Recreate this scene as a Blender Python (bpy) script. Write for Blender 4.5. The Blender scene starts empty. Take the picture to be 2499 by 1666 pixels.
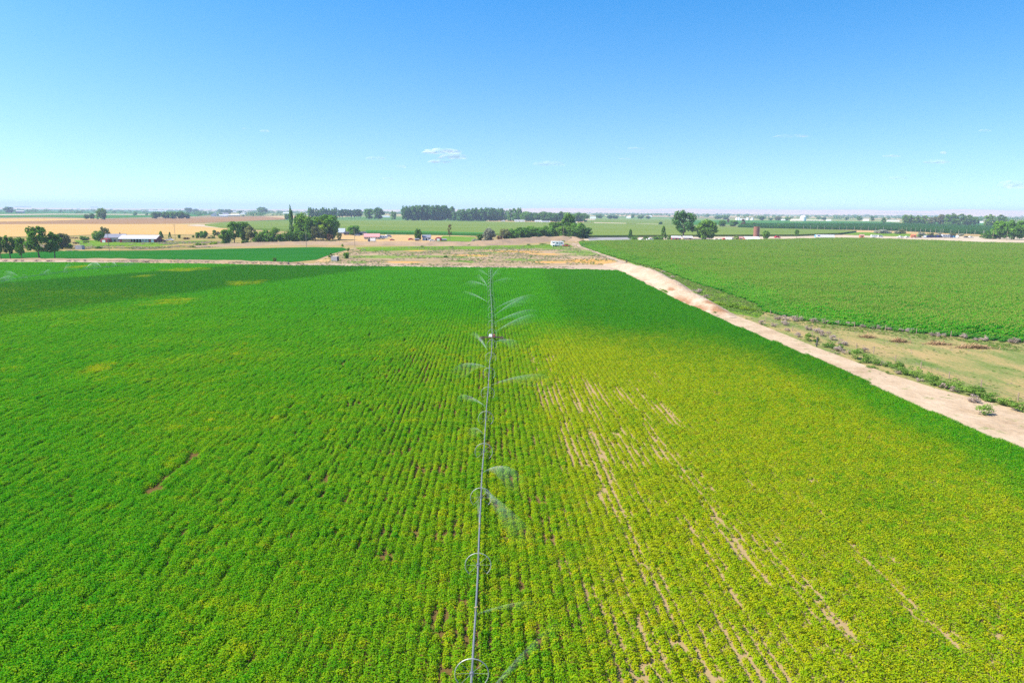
import bpy, math, random
import numpy as np
rad = math.radians
SC = bpy.context.scene
COL = SC.collection

# ------------------------------------------------------------------ camera
W_PX, H_PX, F_PX = 2499.0, 1666.0, 1666.0
CAM_H = 27.0
PITCH, ROLL = rad(10.85), rad(0.42)
C = np.array([0.0, 0.0, CAM_H])
D = np.array([0, math.cos(PITCH), -math.sin(PITCH)])
R0 = np.array([1.0, 0, 0]); U0 = np.array([0, math.sin(PITCH), math.cos(PITCH)])
RV = math.cos(ROLL) * R0 + math.sin(ROLL) * U0
UV = -math.sin(ROLL) * R0 + math.cos(ROLL) * U0
cd = bpy.data.cameras.new('camera'); cam = bpy.data.objects.new('camera', cd); COL.objects.link(cam)
cd.lens = 24.0; cd.sensor_width = 36.0; cd.sensor_fit = 'HORIZONTAL'
cd.clip_start = 0.5; cd.clip_end = 120000.0
from mathutils import Matrix, Vector
cam.matrix_world = Matrix(((RV[0], UV[0], -D[0], 0), (RV[1], UV[1], -D[1], 0), (RV[2], UV[2], -D[2], CAM_H), (0, 0, 0, 1)))
SC.camera = cam

# ------------------------------------------------------------------ world, sun, exposure
SUN_EL, SUN_AZ = rad(50), rad(-104)           # azimuth from +Y (view direction), negative = to the left
sun_dir = np.array([math.sin(SUN_AZ) * math.cos(SUN_EL), math.cos(SUN_AZ) * math.cos(SUN_EL), math.sin(SUN_EL)])
wd = bpy.data.worlds.new('World'); SC.world = wd; wd.use_nodes = True
wt = wd.node_tree; wt.nodes.clear()
wo = wt.nodes.new('ShaderNodeOutputWorld'); bg = wt.nodes.new('ShaderNodeBackground')
sky = wt.nodes.new('ShaderNodeTexSky'); sky.sky_type = 'NISHITA'; sky.sun_disc = False
sky.sun_elevation = SUN_EL; sky.sun_rotation = SUN_AZ
sky.altitude = 0.0; sky.air_density = 1.72; sky.dust_density = 1.0; sky.ozone_density = 0.0
hs = wt.nodes.new('ShaderNodeHueSaturation'); hs.inputs['Saturation'].default_value = 1.82; hs.inputs['Hue'].default_value = 0.514
tc = wt.nodes.new('ShaderNodeTexCoord'); mp = wt.nodes.new('ShaderNodeMapping'); mp.vector_type = 'VECTOR'
mp.inputs['Scale'].default_value = (1, 1, 1.08); mp.vector_type = 'POINT'; mp.inputs['Location'].default_value = (0, 0, 0.176)
wt.links.new(tc.outputs['Generated'], mp.inputs['Vector']); wt.links.new(mp.outputs[0], sky.inputs['Vector'])
wt.links.new(sky.outputs[0], hs.inputs['Color']); wt.links.new(hs.outputs[0], bg.inputs[0]); wt.links.new(bg.outputs[0], wo.inputs[0])
bg.inputs[1].default_value = 0.100
sl = bpy.data.lights.new('sun', 'SUN'); so = bpy.data.objects.new('sun', sl); COL.objects.link(so)
sl.energy = 4.2; sl.angle = rad(0.5); sl.color = (1.0, 0.95, 0.86)
so.rotation_euler = Vector(sun_dir).to_track_quat('Z', 'Y').to_euler(); so.location = (0, 0, 90)
vs = SC.view_settings; vs.view_transform = 'Standard'; vs.look = 'None'; vs.gamma = 1.0; vs.use_curve_mapping = False
vs.exposure = 1.2
SC.render.engine = 'CYCLES'
cy = SC.cycles; cy.use_denoising = False; cy.max_bounces = 5; cy.diffuse_bounces = 2; cy.glossy_bounces = 1
cy.transmission_bounces = 2; cy.transparent_max_bounces = 24; cy.volume_bounces = 0

# ------------------------------------------------------------------ placing
def ray(px, py):
    return D * F_PX + RV * (px - W_PX / 2) - UV * (py - H_PX / 2)
def G(px, py, z=0.0):
    d = ray(px, py); t = (z - CAM_H) / d[2]
    p = C + d * t
    return float(p[0]), float(p[1])
def G3(px, py, z=0.0):
    x, y = G(px, py, z); return (x, y, z)
def mpp(x, y, z=0.0):                       # metres per photo pixel at a point
    return float(np.dot(np.array([x, y, z]) - C, D)) / F_PX
def sm(a, b, x):
    t = np.clip((x - a) / (b - a), 0, 1); return t * t * (3 - 2 * t)

# ------------------------------------------------------------------ node helpers
class NT:
    def __init__(s, name):
        s.m = bpy.data.materials.new(name); s.m.use_nodes = True
        s.t = s.m.node_tree; s.t.nodes.clear(); s.out = s.t.nodes.new('ShaderNodeOutputMaterial')
        s.pos = s.t.nodes.new('ShaderNodeNewGeometry').outputs['Position']
        s._xyz = None
    def link(s, v, sock):
        if isinstance(v, bpy.types.NodeSocket): s.t.links.new(v, sock)
        elif isinstance(v, (tuple, list)): sock.default_value = tuple(v) + ((1,) if len(v) == 3 and sock.type == 'RGBA' else ())
        else: sock.default_value = v
    def math(s, op, a, b=0.0, c=0.0, clamp=False):
        n = s.t.nodes.new('ShaderNodeMath'); n.operation = op; n.use_clamp = clamp
        s.link(a, n.inputs[0]); s.link(b, n.inputs[1]); s.link(c, n.inputs[2]); return n.outputs[0]
    def add(s, a, b): return s.math('ADD', a, b)
    def mul(s, a, b): return s.math('MULTIPLY', a, b)
    def xyz(s):
        if s._xyz is None:
            n = s.t.nodes.new('ShaderNodeSeparateXYZ'); s.t.links.new(s.pos, n.inputs[0]); s._xyz = n.outputs
        return s._xyz
    def noise(s, scale, detail=3.0, rough=0.55, vec=None, stretch=None, dist=0.0):
        v = vec if vec is not None else s.pos
        if stretch:
            m = s.t.nodes.new('ShaderNodeMapping'); s.t.links.new(v, m.inputs[0])
            m.inputs['Scale'].default_value = stretch[:3]
            if len(stretch) > 3: m.inputs['Rotation'].default_value = (0, 0, stretch[3])
            v = m.outputs[0]
        n = s.t.nodes.new('ShaderNodeTexNoise'); s.t.links.new(v, n.inputs['Vector'])
        n.inputs['Scale'].default_value = scale; n.inputs['Detail'].default_value = detail; n.inputs['Roughness'].default_value = rough
        n.inputs['Distortion'].default_value = dist
        return n.outputs['Fac']
    def ramp(s, f, stops):
        n = s.t.nodes.new('ShaderNodeValToRGB'); s.link(f, n.inputs[0]); e = n.color_ramp.elements
        while len(e) < len(stops): e.new(0.5)
        for k, (p, c) in enumerate(stops):
            e[k].position = p; e[k].color = tuple(c) + (1,)
        return n.outputs[0]
    def step(s, a, b, x):
        n = s.t.nodes.new('ShaderNodeMapRange'); n.interpolation_type = 'SMOOTHSTEP'
        s.link(x, n.inputs['Value']); n.inputs['From Min'].default_value = a; n.inputs['From Max'].default_value = b
        if a > b:
            n.inputs['From Min'].default_value = b; n.inputs['From Max'].default_value = a
            n.inputs['To Min'].default_value = 1; n.inputs['To Max'].default_value = 0
        return n.outputs[0]
    def mix(s, f, a, b):
        n = s.t.nodes.new('ShaderNodeMix'); n.data_type = 'RGBA'
        s.link(f, n.inputs[0]); s.link(a, n.inputs[6]); s.link(b, n.inputs[7]); return n.outputs[2]
    def hsv(s, col, h=0.5, sa=1.0, v=1.0):
        n = s.t.nodes.new('ShaderNodeHueSaturation'); s.link(col, n.inputs['Color'])
        s.link(h, n.inputs['Hue']); s.link(sa, n.inputs['Saturation']); s.link(v, n.inputs['Value']); return n.outputs[0]
    def attr(s, name, typ='GEOMETRY'):
        n = s.t.nodes.new('ShaderNodeAttribute'); n.attribute_name = name; n.attribute_type = typ; return n.outputs['Fac']
    def objrand(s):
        n = s.t.nodes.new('ShaderNodeObjectInfo'); return n.outputs['Random']
    def bump(s, h, strength=0.5, distance=0.3):
        n = s.t.nodes.new('ShaderNodeBump'); s.link(h, n.inputs['Height'])
        n.inputs['Strength'].default_value = strength; n.inputs['Distance'].default_value = distance; return n.outputs[0]
    def bsdf(s, col, rough=0.9, spec=0.2, metal=0.0, normal=None):
        n = s.t.nodes.new('ShaderNodeBsdfPrincipled'); s.link(col, n.inputs['Base Color'])
        s.link(rough, n.inputs['Roughness']); n.inputs['Specular IOR Level'].default_value = spec; n.inputs['Metallic'].default_value = metal
        if normal is not None: s.t.links.new(normal, n.inputs['Normal'])
        s.t.links.new(n.outputs[0], s.out.inputs[0]); return s.m
    def leaf(s, col, trans=0.3, tcol=None):
        d = s.t.nodes.new('ShaderNodeBsdfDiffuse'); t = s.t.nodes.new('ShaderNodeBsdfTranslucent'); m = s.t.nodes.new('ShaderNodeMixShader')
        s.link(col, d.inputs[0]); s.link(tcol if tcol is not None else col, t.inputs[0]); m.inputs[0].default_value = trans
        s.t.links.new(d.outputs[0], m.inputs[1]); s.t.links.new(t.outputs[0], m.inputs[2]); s.t.links.new(m.outputs[0], s.out.inputs[0])
        return s.m

MATS = {}
def solid(name, col, rough=0.8, metal=0.0, spec=0.3, var=0.12, scale=1.5):
    if name in MATS: return MATS[name]
    n = NT(name); f = n.noise(scale, 4)
    c = n.hsv(col, 0.5, 1.0, n.math('MULTIPLY_ADD', f, var * 4, 1 - var * 2))
    MATS[name] = n.bsdf(c, rough, spec, metal); return MATS[name]
def leafmat(name, dark, light, trans=0.38, scale=0.5):
    if name in MATS: return MATS[name]
    n = NT(name); r = n.attr('rnd')
    f = n.add(n.mul(n.noise(scale, 2), 0.55), n.mul(r, 0.45))
    f = n.add(f, n.math('MULTIPLY_ADD', n.objrand(), 0.24, -0.12))
    c = n.ramp(f, [(0.25, dark), (0.66, light)])
    MATS[name] = n.leaf(c, trans, n.hsv(c, 0.49, 1.1, 1.2)); return MATS[name]

# ------------------------------------------------------------------ mesh helpers
def npmesh(name, verts, faces, mat=None, smooth=False, rnd=None):
    """faces: (n,k) int array, one polygon size"""
    me = bpy.data.meshes.new(name); v = np.asarray(verts, np.float32); f = np.asarray(faces, np.int32)
    me.vertices.add(len(v)); me.vertices.foreach_set('co', v.ravel())
    k = f.shape[1]; me.loops.add(f.size); me.loops.foreach_set('vertex_index', f.ravel())
    me.polygons.add(len(f)); me.polygons.foreach_set('loop_start', np.arange(0, f.size, k, dtype=np.int32))
    if smooth: me.polygons.foreach_set('use_smooth', np.ones(len(f), bool))
    if rnd is not None:
        a = me.attributes.new('rnd', 'FLOAT', 'FACE'); a.data.foreach_set('value', np.asarray(rnd, np.float32))
    me.update(calc_edges=True)
    if mat: me.materials.append(mat)
    return me
def link(name, me, parent=None, loc=None):
    o = bpy.data.objects.new(name, me); COL.objects.link(o)
    if parent is not None: o.parent = parent
    if loc is not None: o.location = loc
    return o
USED = set()
def tag(o, label=None, cat=None, group=None, kind=None):
    if label: o['label'] = label
    if cat: o['category'] = cat
    if group: o['group'] = group
    if kind: o['kind'] = kind
    return o
def thing(name, label, cat, loc=(0, 0, 0), rz=0.0, group=None):
    o = bpy.data.objects.new(name, None); COL.objects.link(o); o.location = loc; o.rotation_euler = (0, 0, rz)
    o.empty_display_size = 0.5
    return tag(o, label, cat, group)
class MB:
    def __init__(s): s.v = []; s.f = []
    def quad(s, *p):
        b = len(s.v); s.v += [tuple(q) for q in p]; s.f.append(tuple(range(b, b + len(p))))
    def box(s, c, d, rz=0.0, taper=1.0):
        cx, cy, cz = c; hx, hy, hz = d[0] / 2, d[1] / 2, d[2] / 2; b = len(s.v); cr, sr = math.cos(rz), math.sin(rz)
        for z, k in ((-hz, 1.0), (hz, taper)):
            for x, y in ((-hx, -hy), (hx, -hy), (hx, hy), (-hx, hy)):
                x *= k; y *= k; s.v.append((cx + x * cr - y * sr, cy + x * sr + y * cr, cz + z))
        s.f += [tuple(b + i for i in q) for q in ((3, 2, 1, 0), (4, 5, 6, 7), (0, 1, 5, 4), (1, 2, 6, 5), (2, 3, 7, 6), (3, 0, 4, 7))]; return s
    def tube(s, pts, r, n=6, cap=True):
        pts = [Vector(p) for p in pts]; rr = r if isinstance(r, (list, tuple)) else [r] * len(pts); b = len(s.v)
        for i, p in enumerate(pts):
            t = (pts[min(i + 1, len(pts) - 1)] - pts[max(i - 1, 0)]).normalized()
            u = t.cross(Vector((0, 0, 1))) if abs(t.z) < 0.9 else t.cross(Vector((0, 1, 0)))
            u.normalize(); w = t.cross(u)
            for k in range(n):
                a = 2 * math.pi * k / n; q = p + (u * math.cos(a) + w * math.sin(a)) * rr[i]; s.v.append(tuple(q))
        for i in range(len(pts) - 1):
            for k in range(n):
                k2 = (k + 1) % n; s.f.append((b + i * n + k, b + i * n + k2, b + (i + 1) * n + k2, b + (i + 1) * n + k))
        if cap:
            s.f.append(tuple(b + k for k in range(n))[::-1]); s.f.append(tuple(b + (len(pts) - 1) * n + k for k in range(n)))
        return s
    def prism(s, prof, y0, y1):              # profile in (x,z), extruded along y
        b = len(s.v); n = len(prof)
        for y in (y0, y1):
            for x, z in prof: s.v.append((x, y, z))
        s.f.append(tuple(range(b, b + n))); s.f.append(tuple(range(b + n, b + 2 * n))[::-1])
        for k in range(n):
            k2 = (k + 1) % n; s.f.append((b + k2, b + k, b + n + k, b + n + k2))
        return s
    def prismx(s, prof, x0, x1):             # profile in (y,z), extruded along x
        b = len(s.v); n = len(prof)
        for x in (x0, x1):
            for y, z in prof: s.v.append((x, y, z))
        s.f.append(tuple(range(b, b + n))[::-1]); s.f.append(tuple(range(b + n, b + 2 * n)))
        for k in range(n):
            k2 = (k + 1) % n; s.f.append((b + k, b + k2, b + n + k2, b + n + k))
        return s
    def ring(s, c, R, r, axis='y', n=24, m=5):
        b = len(s.v)
        for i in range(n):
            a = 2 * math.pi * i / n
            for j in range(m):
                q = 2 * math.pi * j / m; rr = R + r * math.cos(q); h = r * math.sin(q)
                if axis == 'y': s.v.append((c[0] + rr * math.cos(a), c[1] + h, c[2] + rr * math.sin(a)))
                else: s.v.append((c[0] + h, c[1] + rr * math.cos(a), c[2] + rr * math.sin(a)))
        for i in range(n):
            for j in range(m):
                s.f.append((b + i * m + j, b + ((i + 1) % n) * m + j, b + ((i + 1) % n) * m + (j + 1) % m, b + i * m + (j + 1) % m))
        return s
    def dome(s, c, R, hz, n=16, m=5, zb=0.0):
        b = len(s.v)
        for i in range(m):
            a = (math.pi / 2) * i / m
            for k in range(n):
                q = 2 * math.pi * k / n; s.v.append((c[0] + R * math.cos(a) * math.cos(q), c[1] + R * math.cos(a) * math.sin(q), c[2] + hz * math.sin(a)))
        s.v.append((c[0], c[1], c[2] + hz))
        for i in range(m - 1):
            for k in range(n):
                k2 = (k + 1) % n; s.f.append((b + i * n + k, b + i * n + k2, b + (i + 1) * n + k2, b + (i + 1) * n + k))
        for k in range(n): s.f.append((b + (m - 1) * n + k, b + (m - 1) * n + (k + 1) % n, b + m * n))
        return s
    def mesh(s, name, mat):
        me = bpy.data.meshes.new(name); me.from_pydata(s.v, [], s.f); me.update(); me.materials.append(mat); return me
    def build(s, name, mat, parent=None, loc=None):
        return link(name, s.mesh(name, mat), parent, loc)

def sheet(name, pts, z, mat, n_sub=0, kind='structure'):
    """flat ground sheet from photo-traced corner points (lying on the ground plane)"""
    P = [G(*p) for p in pts]
    return poly_sheet(name, P, z, mat, kind)
def poly_sheet(name, P, z, mat, kind='structure'):
    import bmesh
    bm = bmesh.new(); vs_ = [bm.verts.new((x, y, z)) for x, y in P]; bm.faces.new(vs_)
    bmesh.ops.triangulate(bm, faces=bm.faces[:]); bmesh.ops.recalc_face_normals(bm, faces=bm.faces[:])
    if bm.faces[0].normal.z < 0: bmesh.ops.reverse_faces(bm, faces=bm.faces[:])
    me = bpy.data.meshes.new(name); bm.to_mesh(me); bm.free(); me.materials.append(mat)
    return tag(link(name, me), kind=kind)
def slab(name, pts, z, mat, zb=-0.2, kind='structure'):
    """a standing crop seen from far away: a raised block with sides"""
    P = [G(px, py, 0) for px, py in pts]; mb = MB(); n = len(P)
    b = 0
    mb.v = [(x, y, z) for x, y in P] + [(x, y, zb) for x, y in P]
    for k in range(n):
        k2 = (k + 1) % n; mb.f.append((k, k2, n + k2, n + k))
    import bmesh
    me = bpy.data.meshes.new(name); me.from_pydata(mb.v, [], mb.f + [tuple(range(n))]); bm = bmesh.new(); bm.from_mesh(me)
    bmesh.ops.recalc_face_normals(bm, faces=bm.faces[:]); bmesh.ops.triangulate(bm, faces=[f for f in bm.faces if len(f.verts) > 4])
    bm.to_mesh(me); bm.free(); me.materials.append(mat); return tag(link(name, me), kind=kind)

def inside(P, x, y):
    x = np.asarray(x); y = np.asarray(y); r = np.zeros(x.shape, bool); n = len(P); j = n - 1
    for i in range(n):
        xi, yi = P[i]; xj, yj = P[j]
        if yi != yj:
            c = ((yi > y) != (yj > y)) & (x < (xj - xi) * (y - yi) / (yj - yi) + xi); r ^= c
        j = i
    return r
def vnoise(x, y, scale, seed):
    """cheap smooth value noise for scattering, 0..1"""
    rg = np.random.RandomState(seed); T = rg.rand(256, 256); X = x / scale + 1000.3; Y = y / scale + 1000.7
    xi = np.floor(X).astype(int); yi = np.floor(Y).astype(int); fx = X - xi; fy = Y - yi
    fx = fx * fx * (3 - 2 * fx); fy = fy * fy * (3 - 2 * fy); g = lambda a, b: T[a % 256, b % 256]
    return (g(xi, yi) * (1 - fx) + g(xi + 1, yi) * fx) * (1 - fy) + (g(xi, yi + 1) * (1 - fx) + g(xi + 1, yi + 1) * fx) * fy
def polydist(P, x, y):
    d = np.full(np.shape(x), 1e9)
    for (x0, y0), (x1, y1) in zip(P[:-1], P[1:]):
        dx, dy = x1 - x0, y1 - y0; t = np.clip(((x - x0) * dx + (y - y0) * dy) / (dx * dx + dy * dy), 0, 1)
        d = np.minimum(d, np.hypot(x - x0 - t * dx, y - y0 - t * dy))
    return d

def quads(cen, nrm, size, asp, rg):
    """leaf quads centred on cen, facing nrm"""
    n = len(cen); nrm = nrm / (np.linalg.norm(nrm, axis=1, keepdims=True) + 1e-9)
    a = rg.normal(size=(n, 3)); u = np.cross(nrm, a); u /= np.linalg.norm(u, axis=1, keepdims=True) + 1e-9; w = np.cross(nrm, u)
    u = u * (size[:, None] * 0.5); w = w * (size[:, None] * 0.5 * asp)
    bend = nrm * (size[:, None] * 0.12)
    v = np.stack([cen - u - bend, cen - w * 1.0 + bend, cen + u - bend, cen + w + bend], 1).reshape(-1, 3)
    f = np.arange(4 * n).reshape(n, 4); return v, f

def scatter(name, pts, rots, scls, idx, protos, kind='stuff'):
    """GN instances of prototype meshes on a point cloud (ground cover nobody could count)"""
    me = bpy.data.meshes.new(name); n = len(pts); me.vertices.add(n); me.vertices.foreach_set('co', np.asarray(pts, np.float32).ravel())
    a = me.attributes.new('rot', 'FLOAT_VECTOR', 'POINT'); a.data.foreach_set('vector', np.asarray(rots, np.float32).ravel())
    a = me.attributes.new('scl', 'FLOAT_VECTOR', 'POINT'); a.data.foreach_set('vector', np.asarray(scls, np.float32).ravel())
    a = me.attributes.new('idx', 'INT', 'POINT'); a.data.foreach_set('value', np.asarray(idx, np.int32))
    o = link(name, me)
    pc = bpy.data.collections.new(name + '_plants')
    for k, m in enumerate(protos):
        q = bpy.data.objects.new('plant_%02d' % k, m); pc.objects.link(q)
    ng = bpy.data.node_groups.new(name, 'GeometryNodeTree')
    ng.interface.new_socket('Geometry', in_out='INPUT', socket_type='NodeSocketGeometry')
    ng.interface.new_socket('Geometry', in_out='OUTPUT', socket_type='NodeSocketGeometry')
    N = ng.nodes; L = ng.links
    gi = N.new('NodeGroupInput'); go = N.new('NodeGroupOutput'); iop = N.new('GeometryNodeInstanceOnPoints'); ci = N.new('GeometryNodeCollectionInfo')
    ci.inputs['Collection'].default_value = pc; ci.inputs['Separate Children'].default_value = True; ci.inputs['Reset Children'].default_value = True
    def na(nm, t):
        q = N.new('GeometryNodeInputNamedAttribute'); q.data_type = t; q.inputs['Name'].default_value = nm; return q.outputs['Attribute']
    e2r = N.new('FunctionNodeEulerToRotation'); L.new(na('rot', 'FLOAT_VECTOR'), e2r.inputs[0])
    L.new(gi.outputs[0], iop.inputs['Points']); L.new(ci.outputs[0], iop.inputs['Instance']); iop.inputs['Pick Instance'].default_value = True
    L.new(na('idx', 'INT'), iop.inputs['Instance Index']); L.new(e2r.outputs[0], iop.inputs['Rotation']); L.new(na('scl', 'FLOAT_VECTOR'), iop.inputs['Scale'])
    L.new(iop.outputs[0], go.inputs[0])
    md = o.modifiers.new('plants', 'NODES'); md.node_group = ng
    return tag(o, kind=kind)

# row direction of the crop: towards this vanishing point
_v = ray(1190, 512); ROW = math.atan2(_v[0], _v[1]); RU = np.array([math.sin(ROW), math.cos(ROW)]); RN = np.array([math.cos(ROW), -math.sin(ROW)])

# ------------------------------------------------------------------ outlines traced on the ground
EDGE_R = [(1508, 661), (1522, 666), (1575, 693), (1629, 721), (1702, 755), (1774, 787), (1850, 820), (1949, 859), (2060, 908), (2181, 966), (2319, 1027), (2499, 1099)]
EDGE_T = [(0, 636), (160, 638), (319, 643), (500, 645), (700, 649), (900, 651), (1050, 653), (1260, 655), (1400, 658), (1480, 660)]
er = [G(*p) for p in EDGE_R]; et = [G(*p) for p in EDGE_T]
_dx, _dy = er[-1][0] - er[-4][0], er[-1][1] - er[-4][1]; _n = math.hypot(_dx, _dy)
er_ext = er + [(er[-1][0] + _dx / _n * 90, er[-1][1] + _dy / _n * 90)]
_lx, _ly = et[0][0] - et[1][0], et[0][1] - et[1][1]; _n = math.hypot(_lx, _ly)
BEAN = [(et[0][0] + _lx / _n * 120, et[0][1] + _ly / _n * 120)] + et + er_ext + [(60, -60), (-330, -60)]
CORN_T = [(1414, 592), (1760, 591), (1830, 590), (1946, 588), (2000, 586), (2170, 585), (2383, 588), (2499, 591)]
CORN_L = [(1420, 601), (1470, 619), (1531, 637), (1610, 657), (1692, 688), (1780, 717), (1844, 740), (1868, 760)]
CORN_B = [(1960, 781), (2085, 797), (2236, 812), (2402, 829), (2499, 838)]
ct = [G(*p) for p in CORN_T]; cl_ = [G(*p) for p in CORN_L]; cb = [G(*p) for p in CORN_B]
CORN = cl_ + cb + [(cb[-1][0] + 60, cb[-1][1] - 25), (ct[-1][0] + 120, ct[-1][1] - 20)] + ct[::-1]

exec_order = []

# ------------------------------------------------------------------ ground materials
def rowcoords(n):
    x, y, _ = n.xyz()
    a = n.add(n.mul(x, RU[0]), n.mul(y, RU[1])); b = n.add(n.mul(x, RN[0]), n.mul(y, RN[1])); return x, y, a, b

def line_band(n, x, y, p, q, w0, w1):
    """1 between the lines p (lower) and q (upper), soft; p,q given as two ground points"""
    def side(P, Q):
        dx, dy = Q[0] - P[0], Q[1] - P[1]; L = math.hypot(dx, dy)
        return n.add(n.add(n.mul(x, -dy / L), n.mul(y, dx / L)), (P[0] * dy - P[1] * dx) / L)
    return n.mul(n.step(-w0, w0, side(*p)), n.step(w1, -w1, side(*q)))
def spot(n, x, y, cx, cy, rx, ry, wob):
    d = n.math('SQRT', n.add(n.math('POWER', n.math('DIVIDE', n.add(x, -cx), rx), 2.0), n.math('POWER', n.math('DIVIDE', n.add(y, -cy), ry), 2.0)))
    return n.step(1.15, 0.35, n.add(d, wob))

def bean_masks(n):
    x, y, a, b = rowcoords(n)
    big = n.noise(0.018, 3); mid = n.noise(0.09, 3); sml = n.noise(0.5, 2)
    streak = n.noise(1.0, 2, stretch=(1.2, 0.06, 0.5, ROW))
    # the near, yellowing part of the field ends along a line that drops to the right
    edge = n.add(n.add(n.add(y, n.mul(x, 0.42)), n.math('MULTIPLY_ADD', mid, 30, -15)), n.math('MULTIPLY_ADD', big, 16, -8))
    near = n.step(186, 118, edge)
    side = n.math('MULTIPLY_ADD', n.step(-46, 14, n.add(x, n.math('MULTIPLY_ADD', big, 30, -15))), 0.72, 0.20)
    side = n.math('MULTIPLY', side, n.math('MULTIPLY_ADD', n.step(3, 12, n.math('MULTIPLY_ADD', y, -0.02, b)), 0.50, 0.50))
    yel = n.math('MULTIPLY', near, side)
    yel = n.math('MULTIPLY', yel, n.math('MULTIPLY_ADD', mid, 1.1, 0.45))
    lime = n.step(0.46, 0.66, n.noise(0.03, 4)); mott = n.step(0.54, 0.70, n.noise(0.34, 3))
    left_near = n.mul(n.step(210, 120, edge), 1.0)
    yel = n.add(yel, n.mul(left_near, n.add(n.mul(lime, 0.16), n.mul(mott, n.math('MULTIPLY_ADD', lime, 0.22, 0.16)))))
    yel = n.math('MULTIPLY', yel, n.math('MULTIPLY_ADD', n.step(16, 44, n.add(b, n.math('MULTIPLY_ADD', mid, 24, -12))), -0.30, 1.0))
    # keep the strip beside the sandy road green
    dist = None
    P0, P1 = er[4], er[-1]; dx, dy = P1[0] - P0[0], P1[1] - P0[1]; L = math.hypot(dx, dy)
    sd = n.add(n.add(n.mul(x, -dy / L), n.mul(y, dx / L)), (P0[0] * dy - P0[1] * dx) / L)       # >0 to the right of the edge
    strip = n.step(-15, -4, n.add(sd, n.math('MULTIPLY_ADD', mid, 12, -6)))
    yel = n.math('MULTIPLY', yel, n.math('MULTIPLY_ADD', strip, -0.8, 1.0))
    spots = None
    wob = n.math('MULTIPLY_ADD', n.noise(0.12, 3), 1.6, -0.8)
    for (px, py, rx, ry) in ((410, 738, 75, 12), (450, 660, 60, 6), (190, 653, 30, 5), (600, 692, 50, 8), (230, 905, 40, 22), (350, 676, 30, 4), (30, 905, 40, 10)):
        cx, cy = G(px, py); s_ = mpp(cx, cy); g0 = G(px, py - ry)[1] - G(px, py + ry)[1]
        q = spot(n, x, y, cx, cy, rx * s_, abs(g0) / 2, wob); spots = q if spots is None else n.math('MAXIMUM', spots, q)
    yel = n.math('MAXIMUM', yel, n.mul(n.mul(spots, n.step(0.30, 0.62, n.noise(0.22, 4))), 0.75))
    # darker, freshly watered band at the far left, and the strip right of the wheel line's far end
    band = line_band(n, x, y, (G(0, 775), G(800, 672)), (G(0, 692), G(600, 648)), 6, 5)
    band = n.math('MULTIPLY', band, n.step(30, -40, n.add(x, n.math('MULTIPLY_ADD', big, 40, -20))))
    r2 = n.mul(n.step(10, 18, x), n.step(118, 140, edge))
    dark = n.math('MAXIMUM', band, n.mul(r2, 0.55))
    return x, y, a, b, n.math('MINIMUM', yel, 1.0), dark, big, mid, sml, streak, strip

def mat_bean():
    n = NT('bean_leaf'); x, y, a, b, yel, dark, big, mid, sml, streak, strip = bean_masks(n)
    r = n.attr('rnd'); o = n.objrand()
    g = n.mix(n.math('MULTIPLY_ADD', r, 0.7, n.math('MULTIPLY_ADD', mid, 0.6, -0.15), True), (0.026, 0.215, 0.005), (0.085, 0.43, 0.010))
    g = n.mix(n.mul(dark, 0.8), g, (0.020, 0.170, 0.008))
    yc = n.mix(r, (0.20, 0.38, 0.006), (0.47, 0.455, 0.010))
    f = n.add(n.mul(yel, 1.25), n.math('MULTIPLY_ADD', r, 0.5, -0.25))
    f = n.add(f, n.mul(n.math('MULTIPLY_ADD', sml, 1.6, -0.8), n.math('MULTIPLY_ADD', yel, 0.7, 0.10)))
    f = n.add(f, n.mul(n.math('MULTIPLY_ADD', o, 0.5, -0.25), yel))
    c = n.mix(n.math('ADD', f, 0.0, clamp=True), g, yc)
    dead = n.mul(n.step(0.93, 0.97, n.add(n.mul(r, 0.8), n.mul(sml, 0.36))), n.step(0.05, 0.3, yel))
    c = n.mix(n.mul(dead, 0.7), c, (0.42, 0.24, 0.03))
    return n.leaf(c, 0.48)
def mat_bean_soil():
    n = NT('bean_field_soil'); x, y, a, b = rowcoords(n)
    dry = n.step(4, 10, n.add(b, n.math('MULTIPLY_ADD', n.noise(0.06, 3), 8, -4)))
    f = n.noise(1.7, 5)
    c = n.mix(dry, n.mix(f, (0.07, 0.045, 0.015), (0.15, 0.10, 0.03)), n.mix(f, (0.23, 0.16, 0.07), (0.34, 0.245, 0.12)))
    return n.bsdf(c, 1.0, 0.0, normal=n.bump(f, 0.6, 0.1))
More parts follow.
